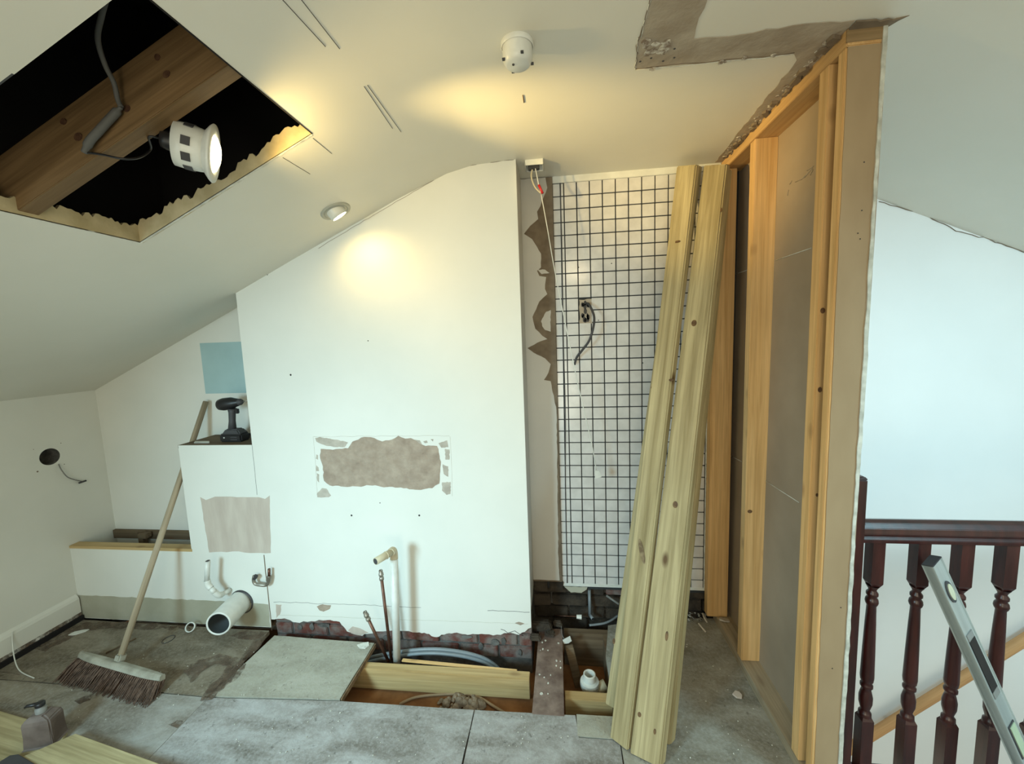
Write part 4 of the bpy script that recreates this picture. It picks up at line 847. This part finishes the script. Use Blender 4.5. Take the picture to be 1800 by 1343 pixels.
# ---- broom
bt = Vector((-2.20, 1.602, .085)); tp_ = pY(362, 706, 2.195)
br = thing('broom', (-2.17, 1.6, 0), 'wooden sweeping broom leaning against the back wall, brown bristles', 'broom')
beam_d = (tp_-bt)
m = MB().tube([bt, bt+beam_d*.5, tp_], [.0145, .0145, .0150], 16)
zax = beam_d.normalized(); xs_ = zax.cross(Vector((0, 1, 0))).normalized(); ysv = zax.cross(xs_)
Mh = Matrix(((xs_.x, ysv.x, zax.x, bt.x), (xs_.y, ysv.y, zax.y, bt.y), (xs_.z, ysv.z, zax.z, bt.z), (0, 0, 0, 1))); Mi = Mh.inverted(); m.v = [Mi @ p for p in m.v]
m.build('handle', HANDLEW, br, M=Mh)
h0, h1 = Vector((-2.455, 1.628, .082)), Vector((-1.895, 1.540, .070)); hd = (h1-h0).normalized(); hs = Vector((0, 0, 1)).cross(hd).normalized(); tiltv = (Vector((0, 0, 1))*.9-hs*0+Vector((0, .25, 0))).normalized(); sidev = hd.cross(tiltv)
def headp(t, a, b): return h0.lerp(h1, t)+sidev*a+tiltv*b
m = MB(); n = 10
ringp = []
for i in range(n+1):
    t = i/n; e_ = 1-.55*abs(2*t-1)**6
    ringp.append([headp(t, a*e_, b) for a, b in ((-.025, -.011), (.025, -.011), (.023, .004), (.011, .012), (-.011, .012), (-.023, .004))])
vs_ = [p for r_ in ringp for p in r_]; fs = [(i*6+k, i*6+(k+1) % 6, (i+1)*6+(k+1) % 6, (i+1)*6+k) for i in range(n) for k in range(6)]
m.add(vs_, fs+[(0, 1, 2, 3, 4, 5), tuple(n*6+k for k in (5, 4, 3, 2, 1, 0))]); m.build('head', BROOMB, br, bevel=.002)
m = MB()
for i in range(46):
    for j in range(7):
        for k in range(3):
            t = (i+.5+random.uniform(-.3, .3))/46; a = -.022+.044*(j+.5)/7
            p0 = headp(t, a, -.010); d = Vector(((t-.6)*.05-.018, -.056-(a*.35), 0))+Vector((random.uniform(-.012, .012), random.uniform(-.012, .012), 0))
            p1 = Vector((p0.x+d.x, p0.y+d.y, .002)); mid = p0.lerp(p1, .5)+Vector((0, .004, .004)); m.tube([p0, mid, p1], [.0030, .0027, .0016], 3, caps=False)
m.build('bristles', BRISTLE, br, kind='stuff')
beam('socket', bt-zax*.005, bt+zax*.03, hd, .036, .036, BROOMB, br, .006)
# ---- pump bottle and loose boards in the near left corner
def flat_board(pxs, z, th, label, mat=TREAT, name='loose_board'):
    P = [pZ(a, b, z) for a, b in pxs]; a = (P[1]-P[0]).normalized(); n = Vector((0, 0, 1)); s_ = n.cross(a)
    M = Matrix(((s_.x, n.x, a.x, P[0].x), (s_.y, n.y, a.y, P[0].y), (s_.z, n.z, a.z, z-th), (0, 0, 0, 1))); Mi = M.inverted()
    m = MB().prism(P, (0, 0, -th)); m.v = [Mi @ p for p in m.v]
    return m.build(name, mat, bevel=.002, M=M, label=label, cat='timber', group='loose boards on the floor')
flat_board([(-150, 1205), (118, 1284), (60, 1400), (-260, 1320)], .020, .0195, 'yellow-green board lying flat at the left, under the pump bottle')
flat_board([(133, 1289), (420, 1392), (260, 1470), (34, 1332)], .045, .0240, 'pale green board lying at the bottom left corner, right of the bottle')
flat_board([(18, 1327), (32, 1325), (75, 1350), (50, 1380), (-20, 1350)], .052, .006, 'dark grey scrap lying on the boards at the left bottom edge', DKGREY, 'grey_scrap')
q = pZ(78, 1306, .021); bo = thing('pump_bottle', (q.x, q.y, .021), 'dusty brown pump soap bottle standing on the boards', 'bottle')
q = Vector((q.x-.005, q.y+.01, .0212)); E = Euler((0, 0, R(18))).to_matrix()
def sq(w_, d_, z): return [q+E @ Vector((x, y, z)) for x, y in ((-w_, -d_), (w_, -d_), (w_, d_), (-w_, d_))]
prof = [(.050, .034, 0), (.050, .034, .10), (.046, .031, .115), (.026, .022, .128), (.016, .016, .132)]
m = MB(); vs_ = [p for a in prof for p in sq(*a)]; n = len(prof)
m.add(vs_, [(i*4+k, i*4+(k+1) % 4, (i+1)*4+(k+1) % 4, (i+1)*4+k) for i in range(n-1) for k in range(4)]+[(0, 1, 2, 3), tuple((n-1)*4+k for k in (3, 2, 1, 0))]); m.build('bottle_body', mottled('dusty_brown_plastic', (.10, .075, .065), (.17, .135, .12), 12, .5, .1), bo, bevel=.005)
MB().lathe(q+Vector((0, 0, .131)), (0, 0, 1), [(0, .017), (.018, .017), (.02, .012), (.03, .012)], 20).build('collar', CABLEG, bo)
MB().lathe(q+Vector((0, 0, .158)), (0, 0, 1), [(0, .015), (.012, .016), (.016, .013), (.017, .0001)], 20).build('pump_cap', BPLAST, bo)
MB().tube([q+Vector((0, 0, .167)), q+E @ Vector((-.04, -.005, .170)), q+E @ Vector((-.046, -.006, .165))], [.008, .006, .004], 10).build('spout', BPLAST, bo)
# ---- small things on the floor
c = pZ(334, 1111, .0); M_ = MB().lathe((c.x, c.y+.01, .006), (.25, -.9, .55), [(0, .026), (.012, .026), (.012, .021), (0, .021), (0, .026)], 24)
zmn = min(p.z for p in M_.v); M_.v = [p-Vector((0, 0, zmn-.001)) for p in M_.v]
M_.build('plastic_ring', WPLAST, label='small white plastic ring leaning on the floor in front of the boxing', cat='ring')
c = pZ(296, 1124, .002); MB().tube([(c.x+math.cos(a)*.026, c.y+math.sin(a)*.03, .003) for a in [k*2*math.pi/20 for k in range(21)]], .0016, 6).build('rubber_band', DKGREY, label='thin dark rubber loop lying on the floor right of the broom handle', cat='band')
MB().tube([pZ(186, 1148, .005), pZ(239, 1122, .012)], .004, 8).build('thin_stick', OLDW, label='thin dark stick lying behind the broom head', cat='stick')
m = MB().prism([pZ(a, b, .002) for a, b in ragged([(120, 1117), (132, 1111), (146, 1108), (157, 1107), (150, 1111), (134, 1116)], .8, 5, 3)], (0, 0, .004)); m.build('paper_scrap', WPLAST, label='torn white paper scrap on the floor near the skirting', cat='paper')
MB().tube(smooth_path([pX(22, 1110, XL+.024), pX(22, 1130, XL+.03), pZ(26, 1160, .03), pZ(36, 1180, .006), pZ(60, 1192, .004)]), .0025, 8).build('white_wire', WPLAST, label='thin white wire curling from the skirting onto the floor', cat='wire')
m = MB()
for k in range(170):
    u_ = random.random()
    if u_ < .3: q = pZ(random.uniform(380, 1000), random.uniform(1250, 1340), .001)
    elif u_ < .5: q = pZ(random.uniform(1180, 1370), random.uniform(1120, 1340), .001)
    elif u_ < .75: q = pZ(random.uniform(200, 600), random.uniform(1125, 1230), .004)
    else: q = pZ(random.uniform(60, 420), random.uniform(1200, 1330), .001)
    if -1.02 < q.x < .21 and q.y > 1.55 or q.x > .8: continue
    if q.x < -1.5 and q.y < 1.36: continue
    s = random.uniform(.0008, .0026)
    m.prism([(q.x+math.cos(a)*s*random.uniform(.6, 1.6), q.y+math.sin(a)*s, q.z) for a in [j*math.pi*2/5+k for j in range(5)]], (0, 0, random.uniform(.001, .003)))
m.build('plaster_crumbs', GYPSUM, label='pale plaster crumbs scattered over the floor boards', cat='crumbs', kind='stuff')
m = MB()
for k in range(16):
    q = pZ(random.uniform(945, 988), random.uniform(1125, 1250), .005); sz = random.uniform(.002, .0065)
    m.prism([(q.x+math.cos(a)*sz*random.uniform(.5, 1.3), q.y+math.sin(a)*sz*random.uniform(.5, 1.3), .0042) for a in [j*math.pi/3 for j in range(6)]], (0, 0, random.uniform(.001, .004)))
m.build('plaster_crumbs', GYPSUM, label='pale plaster crumbs lying on the rusty steel', cat='crumbs', kind='stuff')
q = pZ(1297, 1224, 0); shard((q.x, q.y, 0), .022, .009, SMOOTHP, 'plaster_chip', 'lone angular plaster chip on the grey floor beside the bottom plate', 'chip', seed=4, tilt=(12, 5, 0))
for k, (px, py, s, lab) in enumerate(((1242, 1062, .032, 'upper broken plaster shard at the partition foot'), (1238, 1085, .026, 'middle broken plaster shard at the partition foot'), (1233, 1102, .03, 'lowest broken plaster shard at the partition foot'), (1262, 1055, .035, 'broken plaster shard lying on the end of the bottom plate'))):
    q = pZ(px, py, .02); shard((q.x if k < 3 else .85, q.y if k < 3 else 2.13, .001 if k < 3 else .046), s, .008, PATCHG, 'plaster_shard', lab, 'shard', seed=k+9, tilt=(35 if k < 3 else 8, 40 if k < 3 else 5, 30*k), asp=.55)
m = MB()
for k in range(46):
    px, py = random.uniform(1196, 1240), random.uniform(1060, 1092); q = pZ(px, py, .004); sz = random.uniform(.004, .013); E = Euler((random.uniform(-.5, .5), random.uniform(-.5, .5), k)).to_matrix()
    m.prism([Vector((q.x, q.y, .008))+E @ Vector((math.cos(a)*sz*random.uniform(.6, 1.2), math.sin(a)*sz*random.uniform(.6, 1.2), 0)) for a in [j*2*math.pi/5 for j in range(5)]], E @ Vector((0, 0, random.uniform(.003, .008))))
m.build('wall_rubble', mottled('mixed_rubble', (.05, .045, .04), (.5, .5, .46), 45, .9, .4, 50), label='small mixed rubble on the floor under the tiles right of the timbers', cat='rubble', kind='stuff')
q = pZ(600+44, 1134, .004); shard((pZ(648, 1134, .004).x-.02, 1.875, .0035), .028, .006, GYPSUM, 'plaster_chip', 'white plaster chip on the board corner beside the copper pipes', 'chip', seed=8, asp=1.3)

# ---- balustrade
bal = thing('balustrade', (1.3, 1.40, 0), 'dark mahogany stair balustrade with turned spindles behind the partition end', 'balustrade')
YR = 1.40
def n_post():
    m = MB().hexa([(.920, YR-.04, -.1), (.971, YR-.04, -.1), (.971, YR+.04, -.1), (.920, YR+.04, -.1), (.934, YR-.04, 1.112), (.971, YR-.04, 1.112), (.971, YR+.04, 1.112), (.934, YR+.04, 1.112)]); m.hexa([(.935, YR-.042, 1.112), (.973, YR-.042, 1.112), (.973, YR+.042, 1.112), (.935, YR+.042, 1.112), (.938, YR-.034, 1.122), (.966, YR-.034, 1.122), (.966, YR+.034, 1.122), (.938, YR+.034, 1.122)])
    return m.build('newel_post', MAHOG, bal, bevel=.003)
n_post()
sec = [(-.029, .896), (.029, .896), (.031, .908), (.024, .916), (.031, .928), (.029, .946), (.018, .960), (0, .965), (-.018, .960), (-.029, .946), (-.031, .928), (-.024, .916), (-.031, .908)]
MB().prism([(.970, YR+y, z) for y, z in sec], (2.2, 0, 0)).build('handrail', MAHOG, bal, bevel=.0015)
MB().box((.970, YR-.03, -.02), (3.2, YR+.03, .035)).build('base_rail', MAHOG, bal, bevel=.003)
MB().box((.93, -1.6, -.25), (3.2, YR+.045, -.02)).build('landing_floor', FB_MAIN, kind='structure')
sp_prof = [(.735, .019), (.722, .012), (.716, .011), (.708, .0165), (.700, .0165), (.694, .012), (.686, .017), (.676, .0185), (.668, .0165), (.662, .013), (.60, .0150), (.50, .0175), (.40, .0195), (.385, .018), (.378, .013), (.371, .018), (.362, .018), (.356, .013), (.345, .0155), (.325, .0195), (.30, .0190), (.28, .014), (.272, .0125), (.266, .018), (.258, .0185), (.252, .019)]
def blk(m, x, z0, z1, h=.0185, cham=.012, topc=False, botc=False):
    m.box((x-h, YR-h, z0+(cham if botc else 0)), (x+h, YR+h, z1-(cham if topc else 0)))
    g = h*.72
    if botc: m.hexa([(x-g, YR-g, z0), (x+g, YR-g, z0), (x+g, YR+g, z0), (x-g, YR+g, z0), (x-h, YR-h, z0+cham), (x+h, YR-h, z0+cham), (x+h, YR+h, z0+cham), (x-h, YR+h, z0+cham)])
    if topc: m.hexa([(x-h, YR-h, z1-cham), (x+h, YR-h, z1-cham), (x+h, YR+h, z1-cham), (x-h, YR+h, z1-cham), (x-g, YR-g, z1), (x+g, YR-g, z1), (x+g, YR+g, z1), (x-g, YR+g, z1)])
m = MB(); blk(m, 0, .735, .897, botc=True); blk(m, 0, .035, .253, topc=True); m.lathe((0, YR, 0), (0, 0, 1), sp_prof, 20)
b0 = m.build('baluster', MAHOG, bal, M=Matrix.Identity(4))
WM[b0] = Matrix.Translation((1.032, 0, 0)); b0.matrix_basis = WM[b0]
for k in range(1, 9):
    o = b0.copy(); C.objects.link(o); o.matrix_basis = Matrix.Translation((1.040+.1262*k, 0, 0))
# ---- oak handrail on the stairwell wall
ra, rb = pY(1545, 1284, 2.17), pY(1800, 1125, 2.17); dd = (rb-ra)
hr_ = thing('wall_handrail', ra, 'pale wooden handrail sloping up the stairwell wall behind the balustrade', 'handrail')
za = dd.normalized(); p0 = ra-za*.45; p1 = rb+za*1.0
xa = za.cross(Vector((0, 1, 0))).normalized(); ya = za.cross(xa)
Mr = Matrix(((xa.x, ya.x, za.x, p0.x), (xa.y, ya.y, za.y, p0.y), (xa.z, ya.z, za.z, p0.z), (0, 0, 0, 1)))
MB().lathe((0, 0, 0), (0, 0, 1), [(0, .0001), (0, .024), (.004, .027), ((p1-p0).length-.004, .027), ((p1-p0).length, .024), ((p1-p0).length, .0001)], 24, scale=(.8, 1.0)).build('rail', RAILW, hr_, M=Mr)
for t in (.55, 1.6): 
    q = p0+za*t; MB().tube([q+Vector((0, .02, -.03)), q+Vector((0, .05, -.05)), q+Vector((0, .075, -.05))], .008, 10).build('bracket', BRASS, hr_)
# ---- spirit level leaning on the balustrade
tl_ = pY(1637, 985, 1.335); dirpx = (1637+(1790-1637)*1.55, 985+(1310-975)*1.55); bl_ = pZ(dirpx[0], dirpx[1], -.015)
print('level', tl_, bl_)
lv = thing('spirit_level', bl_, 'long aluminium spirit level leaning against the dark spindles', 'spirit level')
za = (tl_-bl_).normalized(); nf = Vector((.52, -.85, .1)); nf = (nf-za*nf.dot(za)).normalized(); wd = za.cross(nf).normalized()
if wd.x < 0: wd = -wd
LL = (tl_-bl_).length
def LM(z0): q = bl_+za*z0; return Matrix(((wd.x, nf.x, za.x, q.x), (wd.y, nf.y, za.y, q.y), (wd.z, nf.z, za.z, q.z), (0, 0, 0, 1)))
hw, ht_ = .031, .0145
m = MB(); m.box((-hw, -ht_*.75, 0), (hw, ht_*.75, LL-.002))
for s in (-1, 1): m.box((s*hw-(.003 if s > 0 else 0), -ht_, 0), (s*hw+(.003 if s < 0 else 0), ht_, LL-.002))
m.build('aluminium_body', ALU, lv, M=LM(0), bevel=.0008)
for z in (0, LL-.004): MB().box((-hw, -ht_, 0), (hw, ht_, .004)).build('end_cap', DKGREY, lv, M=LM(z), bevel=.001)
def oval(w_, l_, n=20): return [(math.cos(a)*w_, 0, math.sin(a)*l_) for a in [k*2*math.pi/n for k in range(n)]]
ny = 1
z1 = LL-.10
vf_ = MB().prism(oval(.017, .034), (0, .004, 0)).build('vial_frame', DKGREY, lv, M=LM(z1) @ Matrix.Translation((0, ht_*.75, 0)))
MB().prism(oval(.012, .026), (0, .003, 0)).build('vial', plain('pale_yellow_vial', (.55, .55, .40), .2), vf_, M=LM(z1) @ Matrix.Translation((0, ht_*.75+.003, 0)))
def slot(zc_, l_, mat, nm, w_=.019): MB().box((-w_, ht_*.75, -l_/2), (w_, ht_*.75+.002, l_/2)).build(nm, mat, lv, M=LM(zc_), bevel=.0008)
slot(LL-.335, .165, BPLAST, 'hand_hole'); slot(LL-.426, .022, CABLEG, 'grip_end'); slot(LL-.244, .022, CABLEG, 'grip_end')
slot(LL-.575, .10, DKGREY, 'vial_window', .02)
MB().box((-.014, ht_*.75+.002, -.045), (.016, ht_*.75+.004, .045)).build('vial', plain('green_vial', (.45, .55, .38), .15), lv, M=LM(LL-.575))
